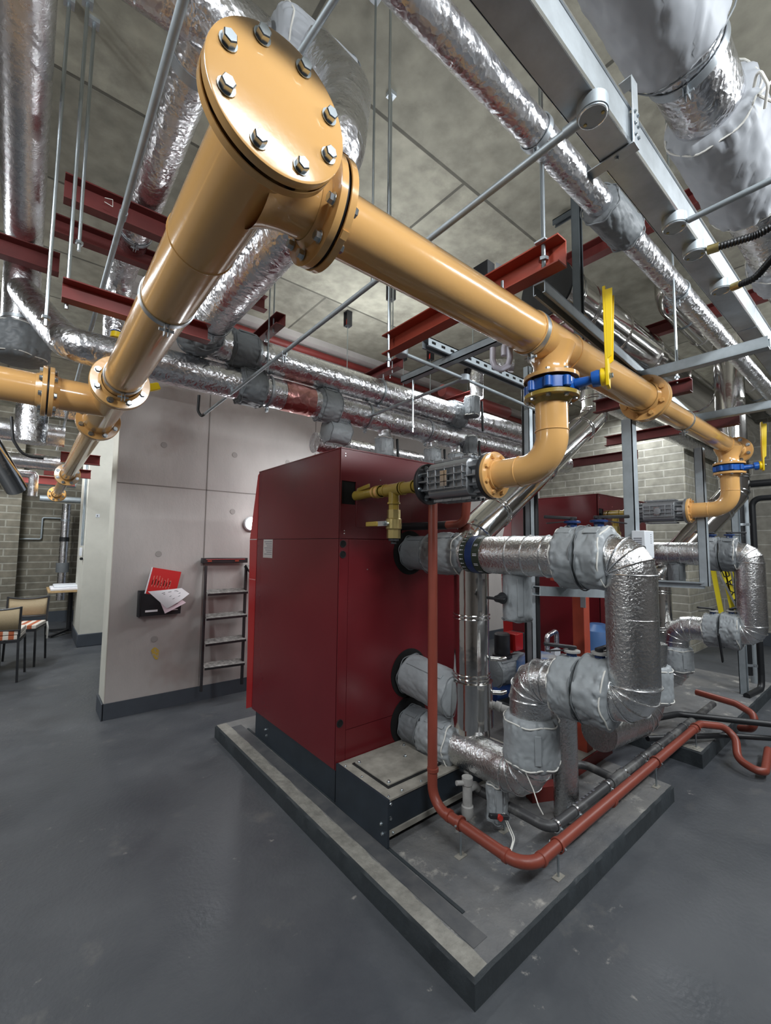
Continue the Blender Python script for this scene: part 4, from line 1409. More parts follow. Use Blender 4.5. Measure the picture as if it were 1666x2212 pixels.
# vertical strut posts in the middle
st = strut('strut_post', (2.62, 1.64, .10), (2.62, 1.64, 2.75), 'galvanised strut post standing behind the nearer upper pipe', group='strut posts', open_dir=(0, 1, 0))
vp = pipe('black_riser_pipe', [(2.72, 1.66, .10), (2.72, 1.66, 2.7)], .022, BLK, 'black vertical pipe clipped beside the middle strut post', 'pipe', 'black vertical pipes')
vp2 = pipe('black_riser_pipe', [(2.66, 1.70, .10), (2.66, 1.70, 2.7)], .015, BLK, 'thinner black vertical pipe between the middle post and its thicker neighbour', 'pipe', 'black vertical pipes')
strut('strut_post', at(1255, 840, 1, 1.30), V((at(1255, 840, 1, 1.30).x, 1.30, CZ - .02)), 'dark strut post dropping from the ceiling beside the flue header', group='strut posts', m=STRUTD, open_dir=(0, -1, 0), w_=.05)
strut('ceiling_strut', at(1197, 484, 2, 3.8), V((at(1197, 484, 2, 3.8).x, at(1270, 440, 2, 3.8).y, 3.8)), 'dark strut fixed flat to the ceiling above the flue end', group='ceiling struts', m=STRUTD)
# U frame legs with the white control box
ux, uy = 2.50, .95
strut('strut_post', (ux, uy, 1.235), (ux, uy, 2.20), 'galvanised strut leg carrying the white control box', group='strut posts', open_dir=(0, 1, 0), w_=.055)
strut('strut_rail', (1.72, 1.05, 1.31), (2.62, 1.0, 1.24), 'horizontal strut rail behind the tall silver riser', group='strut rails', open_dir=(0, 1, 0))
c = at(1384, 1176, 1, .90)
cb = thing('control_box', c - Z_ * .07, 'small white vented control box on the galvanised strut leg', 'control box')
MB().box((c.x - .02, .87, c.z - .072), (c.x + .10, .935, c.z + .072)).obj('enclosure', WHITE, cb, bevel=.004)
cb = bpy.data.objects['enclosure']
b = MB()
for i in range(7):
    b.box((c.x - .0215, .885, c.z + .03 - i * .010), (c.x - .0195, .925, c.z + .034 - i * .010))
b.obj('vents', PRINT, cb)
b = MB()
for i in range(5):
    b.box((c.x + .055, .8690, c.z + .05 - i * .011), (c.x + .062, .8705, c.z + .054 - i * .011))
b.obj('marks', PRINT, cb)
u2 = strut('strut_post', (4.1, 1.04, 1.21), (4.1, 1.04, 2.3), 'galvanised strut leg of the U frame at right', group='strut posts', open_dir=(0, 1, 0), w_=.06)
strut('strut_rail', (4.07, 1.04, 1.215), (4.07, 1.50, 1.205), 'short bottom strut rail of the U frame at right', group='strut rails', open_dir=(-1, 0, 0), w_=.05)
strut('strut_post', (5.42, 1.10, .05), (5.42, 1.10, 2.5), 'galvanised strut post on the floor behind the right hand riser', group='strut posts', open_dir=(0, -1, 0), w_=.06)
bp = pipe('black_riser_pipe', [(5.62, 1.10, .25), (5.62, 1.10, 2.16), (5.62, .2, 2.16)], .035, BLK, 'thick black pipe rising behind the right riser then turning right', 'pipe', 'black vertical pipes', bend=.1)
bp = pipe('black_riser_pipe', [(5.30, 1.06, .12), (5.70, 1.02, .12), (5.72, 1.02, .25), (5.72, 1.02, 2.02), (5.72, .2, 2.02)], .028, BLK, 'lower of two black pipes turning right at the picture edge', 'pipe', 'black vertical pipes', bend=.08)
gp = pipe('grey_riser_pipe', [(5.95, 1.12, 0), (5.95, 1.12, 3.0)], .03, GALVM, 'pale grey vertical pipe beside the black pipes at right', 'pipe')
for z in (.35, 1.75):
    clip_ring((5.62, 1.10, z), Z_, .038, bp, d=(0, -1, 0))

# long strut along the gas main and cross struts under the trunking
strut('long_strut', (1.36, .80, 2.425), (4.6, 1.02, 2.425), 'long galvanised strut running right behind the thick gas pipe', group='long struts', open_dir=(0, 0, -1), w_=.045)
strut('cross_strut', (2.46, .35, 2.405), (2.46, .92, 2.405), 'galvanised cross strut under the trunking at the large bolted flange', group='cross struts', open_dir=(0, 0, 1), w_=.05)
strut('cross_strut', (3.55, .35, 2.405), (3.55, .96, 2.405), 'galvanised cross strut under the trunking at the far end', group='cross struts', open_dir=(0, 0, 1), w_=.05)
strut('slotted_strut', (1.60, 1.62, 2.60), (3.1, 1.62, 2.60), 'slotted galvanised strut below the ceiling between pipe and boiler', group='long struts', slots=True, w_=.05)
strut('cross_strut', (1.80, 1.25, 2.56), (1.80, 2.02, 2.56), 'short cross strut under the slotted strut, nearest the channel', group='cross struts', open_dir=(0, 0, 1), w_=.045)
strut('cross_strut', (2.75, 1.0, 2.56), (2.75, 1.75, 2.56), 'short cross strut under the slotted strut, behind the blue valve', group='cross struts', open_dir=(0, 0, 1), w_=.045)
hang('hanger_rod', (1.80, 1.93, 2.20), 2.58, 'short rod under the cross strut end with black tip', r=.006, plate=False)
hang('hanger_rod', (2.46, .70, 2.38), CZ, 'hanger rod through the trunking cross strut by the large flange', r=.006)
hang('hanger_rod', (2.98, .85, 2.50), CZ, 'hanger rod through the short red beam over the gas pipe', r=.006)
channel('red_steel_channel', (2.98, .78, 2.47), (2.98, 1.35, 2.47), .05, .085, .006, OXD, 'short dark red beam over the gas pipe right of the large flange', group='red steel beams', open_dir=(-1, 0, 0))
channel('red_steel_channel', (3.95, .75, 2.45), (3.95, 1.7, 2.45), .05, .085, .006, OXD, 'dark red beam near the yellow lever at the right edge', group='red steel beams', open_dir=(-1, 0, 0))
channel('red_steel_channel', (5.2, 1.9, 2.55), (5.2, 3.6, 2.55), .06, .10, .006, OXD, 'dark red beam crossing behind the galvanised strut leg', group='red steel beams', open_dir=(-1, 0, 0))
strut('wall_strut', (6.9, 1.9, 2.62), (6.9, 3.9, 2.62), 'long galvanised strut across the brick pier below the ceiling', group='long struts', open_dir=(0, 1, 0), w_=.10)
channel('red_steel_channel', (.72, .50, 3.30), (2.0, .50, 3.30), .07, .12, .007, OXD, 'dark red beam glimpsed between trunking and jacket at top right', group='red steel beams', open_dir=(0, -1, 0))
channel('red_steel_channel', (3.0, -.2, 3.62), (3.0, 1.6, 3.62), .07, .12, .007, OXD, 'dark red beam against the ceiling right of the strapped duct', group='red steel beams', open_dir=(-1, 0, 0))
channel('red_steel_channel', (4.6, -.4, 3.62), (4.6, 2.2, 3.62), .07, .12, .007, OXD, 'farther dark red beam against the ceiling at right', group='red steel beams', open_dir=(-1, 0, 0))

# trunking
tk = thing('cable_trunking', (1.5, .425, 2.5), 'long galvanised cable trunking crossing the upper right corner', 'cable trunking')
ty0, ty1, tz0, tz1 = .392, .462, 2.50, 2.60
for x0, x1 in ((.15, 1.105), (1.115, 2.47), (2.48, 5.8)):
    b = MB().box((x0, ty0, tz0), (x1, ty1, tz1))
    b.obj('trunking_body', GALV, tk, bevel=.0015)
    b = MB()
    for y in (ty0 - .0015, ty1 + .0005):
        b.box((x0, y, tz0 - .001), (x1, y + .001, tz0 + .012))
    b.box((x0, ty0 - .004, tz1 - .004), (x1, ty1 + .004, tz1 + .001))
    b.obj('cover_lip', TAPE, tk)
b = MB()
b.box((1.09, ty0 - .01, tz0 - .006), (1.125, ty1 + .035, tz0 - .002))
b.box((1.09, ty0 - .012, tz0 - .006), (1.125, ty0 - .009, tz1 + .075))
b.box((1.09, ty0 - .012, tz1 + .072), (1.125, ty0 + .02, tz1 + .075))
b.box((1.09, ty1 + .033, tz0 - .02), (1.125, ty1 + .036, tz0 + .02))
b.obj('joint_bracket', GALV, tk, bevel=.001)
for z in (tz0 + .02, tz0 + .05, tz0 + .08):
    bolt((1.10, ty0 - .012, z), -Y_, .004, tk)
    bolt((1.117, ty0 - .012, z), -Y_, .004, tk)
bolt((1.105, ty0 + .035, tz0 - .006), -Z_, .005, tk)
for i, (x, lab) in enumerate(((.925, 'round conduit box under the trunking with long straight conduit'), (1.455, 'round conduit box under the trunking with short conduit going right'),
                              (1.645, 'round conduit box under the trunking with upper black flexible conduit'), (1.955, 'round conduit box under the trunking with lower black flexible conduit'))):
    t = thing('conduit_box', (x, .425 - .02, 2.46), lab, 'conduit box', 'round conduit boxes on the trunking')
    q = V((x, .405, 2.50))
    MB().lathe(q, -Z_, [(0, .033), (.030, .033), (.031, .031), (.034, .030)], 36).obj('box_body', GALVM, t)
    MB().torus(q - Z_ * .034, Z_, .029, .0015, 32, 6).obj('lid_rim', TAPE, t)
    for s in (-1, 1):
        MB().lathe(q + V((.006, s * .02, -.034)), -Z_, [(0, .004), (.002, .0035)], 10).obj('brass_screw', BRASS, t)
MC = GALVM
cd = thing('steel_conduit', (.92, 1.7, 2.475), 'long thin steel conduit running back from the round box to the lower foil pipe', 'conduit', 'steel conduits')
MB().cyl((.925, .43, 2.478), (.895, 3.08, 2.40), .0095, 14).obj('conduit_tube', MC, cd)
MB().cyl((.925, .43, 2.478), (.925, .47, 2.477), .013, 14).obj('coupler', MC, cd)
clip_ring((.91, 1.9, 2.43), Y_, .0105, cd, w_=.012, lug=True)
e0 = V((.895, 3.08, 2.40))
fx = thing('flexible_conduit', e0, 'short black flexible conduit curling up at the end of the long conduit', 'flexible conduit', 'black flexible conduits')
MB().tube([e0, e0 + V((-.01, .05, -.01)), e0 + V((-.03, .06, .03)), e0 + V((-.03, .05, .14))], .010, .04, 6, 12).obj('flexible_tube', BLK, fx)
c2 = pipe('steel_conduit', [(1.455, .37, 2.47), (1.455, -.6, 2.47)], .0085, MC, 'short steel conduit from the second round box to the right edge', 'conduit', 'steel conduits')


def flex(pts, label, r=.011):
    path, _ = arcpath(pts, .08, 8)
    pp = [path[0]]
    for a, b_ in zip(path[:-1], path[1:]):
        n = max(1, int((b_ - a).length / .004))
        for i in range(1, n + 1):
            pp.append(a.lerp(b_, i / n))
    t = thing('flexible_conduit', pts[0], label, 'flexible conduit', 'black flexible conduits')
    MB().sweep(pp, [r + (.0018 if i % 2 else -.0012) for i in range(len(pp))], 12).obj('flexible_tube', BLK, t)
    MB().cyl(pts[0], V(pts[0]) + (V(pts[1]) - V(pts[0])).normalized() * .03, r + .003, 12).obj('gland', BRASS, t)
    return t


flex([(1.645, .37, 2.465), (1.66, .25, 2.455), (1.60, -.15, 2.50)], 'upper black corrugated conduit leaving the third round box')
flex([(1.955, .37, 2.465), (1.92, .30, 2.45), (1.72, .12, 2.50), (1.62, -.1, 2.52)], 'lower black corrugated conduit curling from the fourth round box')
# conduits in the middle
jb0 = at(868, 762, 1, 1.62)
jb1 = at(1003, 818, 1, 1.62)
for q, lab in ((jb0, 'round conduit box at the far end of the orange channel'), (jb1, 'round conduit box where three conduits meet below the slotted strut')):
    t = thing('conduit_box', q - Z_ * .02, lab, 'conduit box', 'round conduit boxes on conduits')
    MB().lathe(q + Z_ * .018, -Z_, [(0, .033), (.034, .033), (.037, .030)], 32).obj('box_body', GALVM, t)
pipe('steel_conduit', [jb0, jb1, V((jb1.x + .9, 1.62, jb1.z - .03))], .010, MC, 'steel conduit linking the two round boxes below the slotted strut', 'conduit', 'steel conduits', bend=.01)
pipe('steel_conduit', [jb1, V((jb1.x, 2.72, jb1.z - .02))], .010, MC, 'steel conduit running from the round box back over the upper foil pipe', 'conduit', 'steel conduits')
# long conduit at left beside the gas pipe
lc = pipe('steel_conduit', [(.243 * .93, .7, 2.9), (.228, 1.15, 2.9), (.243, 8.0, 2.86)], .0125, MC, 'long bright conduit running back left of the ochre pipe from top edge', 'conduit', 'steel conduits', bend=.02)
MB().cyl((.231, 2.05, 2.898), (.2311, 2.10, 2.898), .0155, 16).obj('coupler', MC, lc)
c3 = at(655, 100, 2, 3.2)
pipe('steel_conduit', [at(735, -20, 2, 3.0), at(650, 112, 2, 3.0), at(560, 250, 2, 3.0)], .010, MC, 'steel conduit slanting behind the top of the bolted disc', 'conduit', 'steel conduits', bend=.02)

# left red beams and rods
LB = dict(cat='steel beam', group='red steel beams', open_dir=(0, -1, 0))
channel('red_steel_channel', (.035, 2.58, 3.255), (.95, 2.58, 3.255), .06, .13, .007, OXD, 'dark red beam under the foil pipe at upper left, chalk marked', **LB)
channel('red_steel_channel', (-.9, 3.42, 3.29), (.05, 3.42, 3.29), .07, .13, .007, OXD, 'dark red beam under the large foil pipe at the left edge', **LB)
channel('red_steel_channel', (.0, 3.05, 3.33), (1.3, 3.05, 3.33), .06, .11, .007, OXD, 'dark red beam behind the chalk marked beam at upper left', **LB)
channel('red_steel_channel', (.045, 2.12, 2.515), (.62, 2.12, 2.515), .05, .085, .006, RPIPE, 'brick red beam over the left ochre pipe', **LB)
channel('red_steel_channel', (-1.5, 3.9, 2.95), (1.4, 3.9, 2.95), .06, .11, .007, OXD, 'dark red beam far behind the offset foil pipe', **LB)
for i, (y, z, x0, x1) in enumerate(((6.3, 2.50, .23, .62), (7.3, 2.45, .1, .62), (8.2, 2.42, -.6, .5))):
    channel('red_steel_channel', (x0, y, z), (x1, y, z), .06, .12, .007, RPIPE, 'small red beam over the distant ochre pipe, %s from the viewer' % ('nearest', 'second', 'third')[i], **LB)
mk = bpy.data.objects['red_steel_channel']
for i, (tp_, bt_, lab) in enumerate((((190, 0), (150, 625), 'hanger rod holding the brick red beam over the ochre pipe'),
                                     ((204, 45), (160, 600), 'hanger rod with ceiling plate beside the brick red beam'),
                                     ((150, 0), (112, 520), 'hanger rod between the left edge foil pipe and chalk marked beam'),
                                     ((812, -10), (806, 610), 'left of the two thin rods beside the bolted disc'),
                                     ((581, 560), (581, 810), 'hanger rod at the collar jacket near the upper pipe elbow'))):
    top = at(*tp_, 2, CZ) if i != 4 else V((1.09, 2.5, CZ))
    b2_ = at(*bt_, 0, top.x)
    hang('hanger_rod', (top.x, top.y, b2_.z if i != 4 else 2.57), CZ, lab, r=.0075 if i < 3 else .005)
# chalk mark on the beam
ck = MB()
q = V((.20, 2.547, 3.27))
ck.bar(q, q + V((.035, 0, .008)), .002, .003)
ck.bar(q + V((.035, 0, .008)), q + V((.037, 0, -.03)), .002, .003)
ck.bar(q + V((.037, 0, -.03)), q + V((.0, 0, -.022)), .002, .003)
ck.obj('chalk_mark', CORD, [o for o in COL.objects if o.get('label', '').endswith('chalk marked')][0])

# short beams and spring hangers over the heating pipes
for i, (x, lab) in enumerate(((1.13, 'short dark red beam over the upper foil pipe near its elbow'), (2.12, 'short dark red beam over the upper foil pipe above the boiler'),
                              (3.1, 'short dark red beam over the upper foil pipe by the strapped jackets'))):
    channel('red_steel_channel', (x, 2.42, 2.90), (x, 3.0, 2.90), .06, .075, .006, OXD, lab, 'steel beam', 'red steel beams', open_dir=(-1, 0, 0))
    hang('hanger_rod', (x - .01, 2.50, 2.84), CZ, 'hanger rod through the near end of the ' + ('first', 'second', 'third')[i] + ' short red beam from left', r=.005)
    hang('hanger_rod', (x - .01, 2.61, 2.79), 2.88, 'stub rod holding the upper foil pipe under the ' + ('first', 'second', 'third')[i] + ' short red beam', r=.005, plate=False)
names = ('leftmost', 'second from left', 'third from left', 'fourth from left', 'fifth from left', 'rightmost')
for i, (px, py) in enumerate(((752, 678), (845, 618), (872, 755), (930, 755), (838, 700), (1010, 800))):
    q = at(px, py, 2, CZ - .02)
    if i == 4:
        continue
    t = thing('spring_hanger', q - Z_ * .14, 'small black spring hanger under the ceiling slab, ' + ('leftmost', 'nearest the gas pipe', 'just right of the orange channel end', 'beside the slotted strut', '', 'above the conduit crossing')[i], 'spring hanger', 'spring hangers on the ceiling')
    b = MB()
    for s in (-1, 1):
        b.box((q.x - .03, q.y + s * .03 - .003, q.z - .13), (q.x + .03, q.y + s * .03 + .003, q.z + .02))
    b.box((q.x - .03, q.y - .03, q.z - .133), (q.x + .03, q.y + .03, q.z - .128))
    b.box((q.x - .028, q.y - .028, q.z + .012), (q.x + .028, q.y + .028, q.z + .02))
    b.obj('hanger_box', BLKM, t)
    MB().lathe(q - Z_ * .12, Z_, [(0, .017), (.05, .017), (.07, .010)], 16).obj('red_spring', REDTAG, t)
    MB().cyl(q - Z_ * .12, q - Z_ * .85, .005, 8).obj('rod', BOLT, t)
rpw = pipe('red_wall_pipe', [(1.0, 4.30, 3.72), (7.2, 4.30, 3.72)], .038, RPIPE, 'thin red pipe running along the top of the concrete wall', 'pipe')
rp2 = pipe('red_branch_pipe', [(3.1, 2.9, 3.05), (4.2, 2.9, 3.05)], .06, RPIPE, 'thick red pipe behind the conduit crossing above the boiler', 'pipe')
wt = thing('beam_downstand', (4, 4.1, 3.7), 'shallow concrete downstand where ceiling meets the partition', 'concrete beam')
MB().box((.568, 4.20, 3.78), (7.4, 4.42, CZ)).obj('downstand', CONC, wt)

# =================================================================== FLOOR PIPES
sy, sz = 1.035, .222
srun = thing('drain_pipe', (1.6, 1.5, .2), 'long terracotta drain pipe dropping from the boiler and running along the plinth front', 'pipe', 'terracotta drain pipes')
pts = [V((1.62, 1.60, 1.95)), V((1.615, 1.60, 1.0)), V((1.595, 1.55, .25)), V((1.60, 1.38, sz)), V((1.605, sy, sz)), V((3.82, sy, sz + .02)), V((4.02, .90, sz)), V((3.72, .66, .10)), V((4.2, .42, .06))]
pts = [V((1.64, 1.60, 1.88)), V((1.60, 1.56, .235)), V((1.60, sy, sz)), V((3.80, sy, sz + .02)), at(1588, 1572, 2, .20), at(1594, 1640, 2, .07), at(1652, 1676, 2, .05), at(1660, 1620, 2, .06)]
path, arcs = arcpath(pts, [.10, .10, .09, .12, .12, .09, .06], 8)
MB().sweep(path, .0245, 30).obj('pipe_body', SOIL, srun)
for q, ax in (((1.605, 1.562, .40), Z_), ((1.6, 1.45, .235), Y_), ((1.6, 1.385, .234), Y_), ((1.6, 1.135, .225), Y_), ((1.70, sy, sz), X_), ((2.35, sy, sz), X_), ((2.36, sy, sz), X_), ((3.65, sy, sz + .02), X_)):
    MB().lathe(V(q) - ax * .01, ax, [(0, .025), (.002, .0285), (.018, .0285), (.020, .025)], 28).obj('socket_rim', SOIL, srun)
MB().lathe((1.637, 1.598, 1.80), Z_, [(0, .026), (.003, .031), (.06, .031), (.062, .026)], 28).obj('socket_collar', SOIL, srun)
b = MB().tube([(1.64, 1.60, 1.665), (1.66, 1.75, 1.655), (1.70, 1.72, 1.64), (1.77, 1.66, 1.66), (1.78, 1.65, 1.78)], .022, .05, 6, 24)
MB().tube([(1.83, 2.05, 1.62), (1.86, 1.80, 1.62), (1.86, 1.70, 1.62)], .024, .05, 5, 24).obj('black_inlet', BLK, srun)
MB().tube([(1.86, 1.74, 1.62), (1.875, 1.58, 1.625), (1.875, 1.56, 1.80)], .024, .06, 6, 24).obj('condensate_bend', SOIL, srun)


def foot(x, y, z, rr, label, m=SOIL, zp=.092, group='pipe feet under the drain pipes', ax=X_):
    t = thing('pipe_support', (x, y, zp), label, 'pipe support', group)
    MB().box((x - .028, y - .016, zp), (x + .028, y + .016, zp + .004)).obj('foot_plate', DUST, t, bevel=.001)
    MB().cyl((x, y, zp + .004), (x, y, z - rr), .005, 10).obj('threaded_stud', BOLT, t)
    clip_ring((x, y, z), ax, rr + .001, t, name='pipe_clip', m=m, w_=.014, d=(0, 0, -1), lug=False)
    MB().lathe((x, y, z - rr - .012), Z_, [(0, .009), (.012, .009)], 6).obj('nut', BOLT, t)
    s = ax.cross(Z_)
    for g in (-1, 1):
        bolt(V((x, y, z)) + s * g * (rr + .008), Z_, .005, t)


foot(1.6, 1.38, .234, .0265, 'pipe foot under the terracotta pipe nearest the black base box', ax=Y_)
foot(1.83, sy, sz, .0265, 'pipe foot under the terracotta pipe by its front elbow')
foot(2.95, sy, sz + .012, .0265, 'pipe foot under the terracotta pipe near the plinth end')
foot(3.7, sy, sz + .02, .0265, 'pipe foot under the terracotta pipe on the farther plinth', zp=.106)
by, bz = 1.125, .205
bl = thing('drain_pipe', (2, 1.12, .2), 'dusty black drain pipe parallel behind the terracotta one', 'pipe', 'black drain pipes')
path, _ = arcpath([V((1.88, 1.56, .235)), V((1.93, by, bz)), V((4.0, by, bz)), V((4.5, by, bz))], .06, 6)
MB().sweep(path, .0235, 28).obj('pipe_body', PVCB, bl)
MB().tube([(2.10, 1.62, .235), (2.42, 1.42, .235), (2.62, 1.30, .215), (2.62, by, bz)], .0225, .06, 6, 26).obj('branch', PVCB, bl)
for x in (2.55, 2.64):
    MB().cyl((x, by, bz), (x + .09, by, bz), .028, 26).obj('tee_socket', PVCB, bl)
b = MB()
for i, ch in enumerate((0, 1, 2, 3, 4, 5)):
    x = 2.18 + i * .035
    b.box((x, by + .001, bz + .0232), (x + .018, by + .010, bz + .0242))
b.obj('printed_marks', PRINT, bl)
for x in (1.97, 2.15, 2.5, 2.72, 2.98, 3.25, 3.5, 3.75):
    clip_ring((x, by, bz), X_, .0245, bl, name='pipe_clip', m=TAPE, w_=.012, lug=False)
    bolt((x, by + .034, bz), Z_, .005, bl)
    bolt((x, by - .034, bz), Z_, .005, bl)
foot(1.905, 1.36, .223, .0245, 'pipe foot under the dusty black pipe behind the front elbow', m=TAPE, group='pipe feet under the drain pipes', ax=Y_)
foot(2.44, 1.405, .23, .0245, 'pipe foot under the black pipe near the red stand', m=TAPE, ax=Y_)
foot(3.02, by, bz, .0245, 'pipe foot under the black pipe at the plinth end', m=TAPE)
b2 = pipe('drain_pipe', [(3.25, 1.30, .30), (3.9, 1.2, .24), (4.35, .62, .22), (5.2, .1, .2)], .022, BLK, 'clean black drain pipe crossing the farther plinth step towards the right edge', 'pipe', 'black drain pipes')
b3 = pipe('drain_pipe', [(3.35, 1.22, .20), (4.0, .95, .14), (4.8, .25, .1)], .018, BLK, 'thinner black drain pipe beside the terracotta S bend', 'pipe', 'black drain pipes')
s2 = thing('drain_pipe', (4.4, 1.1, .2), 'terracotta drain pipe looping around the corner of the farther plinth', 'pipe', 'terracotta drain pipes')
path, _ = arcpath([V((4.1, 1.62, .26)), V((4.55, 1.25, .25)), V((4.85, 1.10, .22)), V((4.85, .92, .12)), V((4.45, .82, .08))], .10, 6)
path, _ = arcpath([at(1505, 1495, 2, .25), at(1590, 1520, 2, .25), at(1632, 1545, 2, .22), at(1628, 1575, 2, .12), at(1600, 1568 + 5, 2, .06)], .14, 8)
MB().sweep(path, .026, 26).obj('pipe_body', SOIL, s2)
for xx in (4.35, 4.6, 4.9):
    pass
# traps and white fittings beside the base box
tr = thing('condensate_trap', (1.77, 1.5, .092), 'dusty white condensate trap beside the black base box', 'trap')
q = at(1010, 1735, 1, 1.50)
MB().lathe((q.x, 1.50, .13), Z_, [(0, .022), (.02, .03), (.06, .03), (.065, .024), (.16, .024), (.165, .028), (.20, .028)], 24).obj('trap_body', PVCW, tr)
MB().tube([(q.x, 1.50, .27), (q.x + .06, 1.50, .27), (q.x + .1, 1.50, .23), (q.x + .22, 1.50, .22)], .020, .03, 5, 20).obj('outlet_pipe', PVCW, tr)
MB().cyl((q.x, 1.50, .30), (q.x - .06, 1.52, .31), .012, 16).obj('inlet_stub', PVCW, tr)
q = at(1075, 1710, 1, 1.38)
dj = jacket((q.x, 1.38, .335), (q.x, 1.38, .15), .055, 'small pale jacket under the return pipe with red drain cock', 120, FAB, (1, 0), rn=.045, amp=.12, group='pouch jackets near the floor')
b = MB().bar((q.x - .13, 1.33, .235), (q.x - .03, 1.30, .205), .022, .02)
b.obj('cock_handle', BLKM, dj, bevel=.004)
MB().lathe((q.x - .085, 1.31, .222), V((-.3, -1, .1)), [(0, .014), (.014, .013)], 20).obj('red_cap', REDTAG, dj)
lw = thing('loose_cord', (q.x, 1.3, .092), 'looped white cord hanging from the small pale jacket to the plinth', 'cord')
b = MB()
for k in range(2):
    b.tube([(q.x - .03 + .01 * k, 1.33, .21), (q.x - .02 + .012 * k, 1.31, .16), (q.x - .03 + .012 * k, 1.27, .12), (q.x - .09 + .012 * k, 1.25, .098), (q.x - .13, 1.22, .096)], .0028, .03, 5, 8)
b.obj('cord_strand', CORD, lw)
for i, (cx_, cy_, cz_, lab) in enumerate(((1.80, 1.13, .47, 'loose white cord end at the lower silver bend'),)):
    t = thing('loose_cord', (cx_, cy_, cz_), lab, 'cord')
    MB().tube([(1.80, 1.20, .62), (1.79, 1.17, .50), (1.80, 1.13, .42), (1.79, 1.10, .37), (1.81, 1.09, .33)], .0025, .02, 4, 8).obj('cord_strand', CORD, t)

# red square stands
rs = thing('pipe_stand', (2.93, 1.45, .092), 'orange red square steel stand bolted on channel feet', 'steel stand', 'red steel stands')
MB().box((2.88, 1.41, .16), (2.96, 1.49, 1.30)).obj('post', OXO, rs, bevel=.003)
MB().box((2.70, 1.38, .092), (3.18, 1.52, .165)).obj('foot_channel', RPIPE, rs, bevel=.002)
MB().box((2.72, 1.39, .1655), (3.16, 1.51, .168)).obj('dusty_foot_top', DUST, rs)
MB().box((2.6, 1.41, 1.285), (3.3, 1.49, 1.36)).obj('top_beam', OXO, rs, bevel=.003)
MB().box((2.875, 1.395, 1.10), (2.879, 1.43, 1.24)).obj('angle_bracket', GALV, rs)
MB().box((3.3, 1.58, .095), (3.6, 1.72, .17)).obj('rear_foot', RPIPE, rs, bevel=.002)
ft = thing('steel_foot_channel', (2.3, 1.38, .092), 'short rust red channel lying on the plinth under the return bend', 'steel channel')  # a foot channel, set out as a thing of its own
MB().prism([(2.22, 1.40, .093), (2.46, 1.28, .093), (2.46, 1.28, .17), (2.22, 1.40, .17)], (.03, .06, 0)).obj('channel_section', RPIPE, ft)
rs2 = thing('pipe_stand', (3.6, 1.45, .105), 'second red square stand further back in front of the farther boiler', 'steel stand', 'red steel stands')
MB().box((3.68, 1.52, .106), (3.75, 1.59, 1.28)).obj('post', OXD, rs2, bevel=.003)

# tank, pump, manifold between the boilers
tn = thing('expansion_tank', (2.78, 1.95, .092), 'blue expansion tank with dusty domed top between the boilers', 'tank', 'blue tanks')
q = at(1168, 1430, 1, 1.85)
MB().lathe((q.x, 1.85, .11), Z_, [(0, .17), (.02, .21), (.44, .21)] + [(.44 + .15 * math.sin(a * PI / 16), .21 * math.cos(a * PI / 16)) for a in range(1, 8)], 44).obj('tank_body', TANK, tn)
tn2 = thing('expansion_tank', (3.6, 1.75, .105), 'small blue tank half hidden behind the tall silver riser', 'tank', 'blue tanks')
MB().lathe((3.75, 1.72, .11), Z_, [(0, .12), (.02, .14), (.62, .14), (.70, .12), (.75, .06)], 36).obj('tank_body', mat('pale_blue_tank', (.07, .16, .36), .4), tn2)
pm = thing('circulation_pump', (2.42, 2.0, .35), 'black circulation pump with red control head behind the stainless flue', 'pump')
q = at(1085, 1390, 1, 2.05)
MB().lathe((q.x, 2.05, q.z - .10), Z_, [(0, .075), (.02, .075), (.021, .055), (.03, .060), (.17, .060), (.18, .05)], 32).obj('motor', BLKM, pm)
MB().box((q.x + .075, 1.98, q.z - .06), (q.x + .18, 2.10, q.z + .07)).obj('control_head', REDB, pm, bevel=.006)
MB().box((q.x + .182, 1.98, q.z - .06), (q.x + .20, 2.10, q.z + .07)).obj('head_cover', BLKM, pm, bevel=.004)
jacket((q.x - .15, 2.05, q.z - .20), (q.x + .25, 2.05, q.z - .21), .11, 'grey jacket wrapped round the pipe below the black pump', 125, FABD, (0, 0), amp=.06, cords=False, group='jackets between the boilers')
pm2 = pipe('navy_header_pipe', [(q.x - .2, 2.0, .42), (3.6, 2.0, .42)], .05, NAVY, 'navy blue pipe low behind the flue and tank', 'pipe')
mf = thing('pipe_manifold', (3.05, 2.0, .6), 'small foil lagged pipe loop with white meter in front of the farther boiler', 'pipe loop')
q = at(1195, 1400, 1, 1.95)
MB().tube([(q.x - .09, 1.95, .3), (q.x - .09, 1.95, q.z + .11), (q.x + .06, 1.95, q.z + .14), (q.x + .06, 1.95, .3)], .020, .03, 5, 18).obj('foil_loop', FOIL, mf)
MB().box((q.x - .06, 1.90, q.z - .06), (q.x + .03, 1.94, q.z + .0)).obj('meter', WHITE, mf, bevel=.003)
ws = thing('waste_pipe', (2.05, 1.5, .4), 'grey plastic waste pipe bending off the foot of the flue', 'pipe')
MB().tube([(2.05, 1.54, .62), (2.12, 1.40, .59), (2.20, 1.33, .52), (2.22, 1.33, .38)], .02, .04, 5, 20).obj('pipe_body', PVCW, ws)
for q_, ax in (((2.06, 1.52, .617), V((.07, -.14, -.03))), ((2.20, 1.33, .52), Z_)):
    MB().lathe(q_, ax, [(0, .026), (.03, .026)], 20).obj('coupling', PVCW, ws)
bx = thing('electrical_panel', (2.35, 2.9, .1), 'grey panel standing between the boilers behind the pump', 'panel')
MB().box((2.75, 2.95, 0), (3.0, 3.02, 1.25)).obj('panel_body', GALVM, bx)
el = thing('valve_lever', (4.43, 1.12, .6), 'long black lever hanging from the farther loop\'s mid elbow', 'lever')
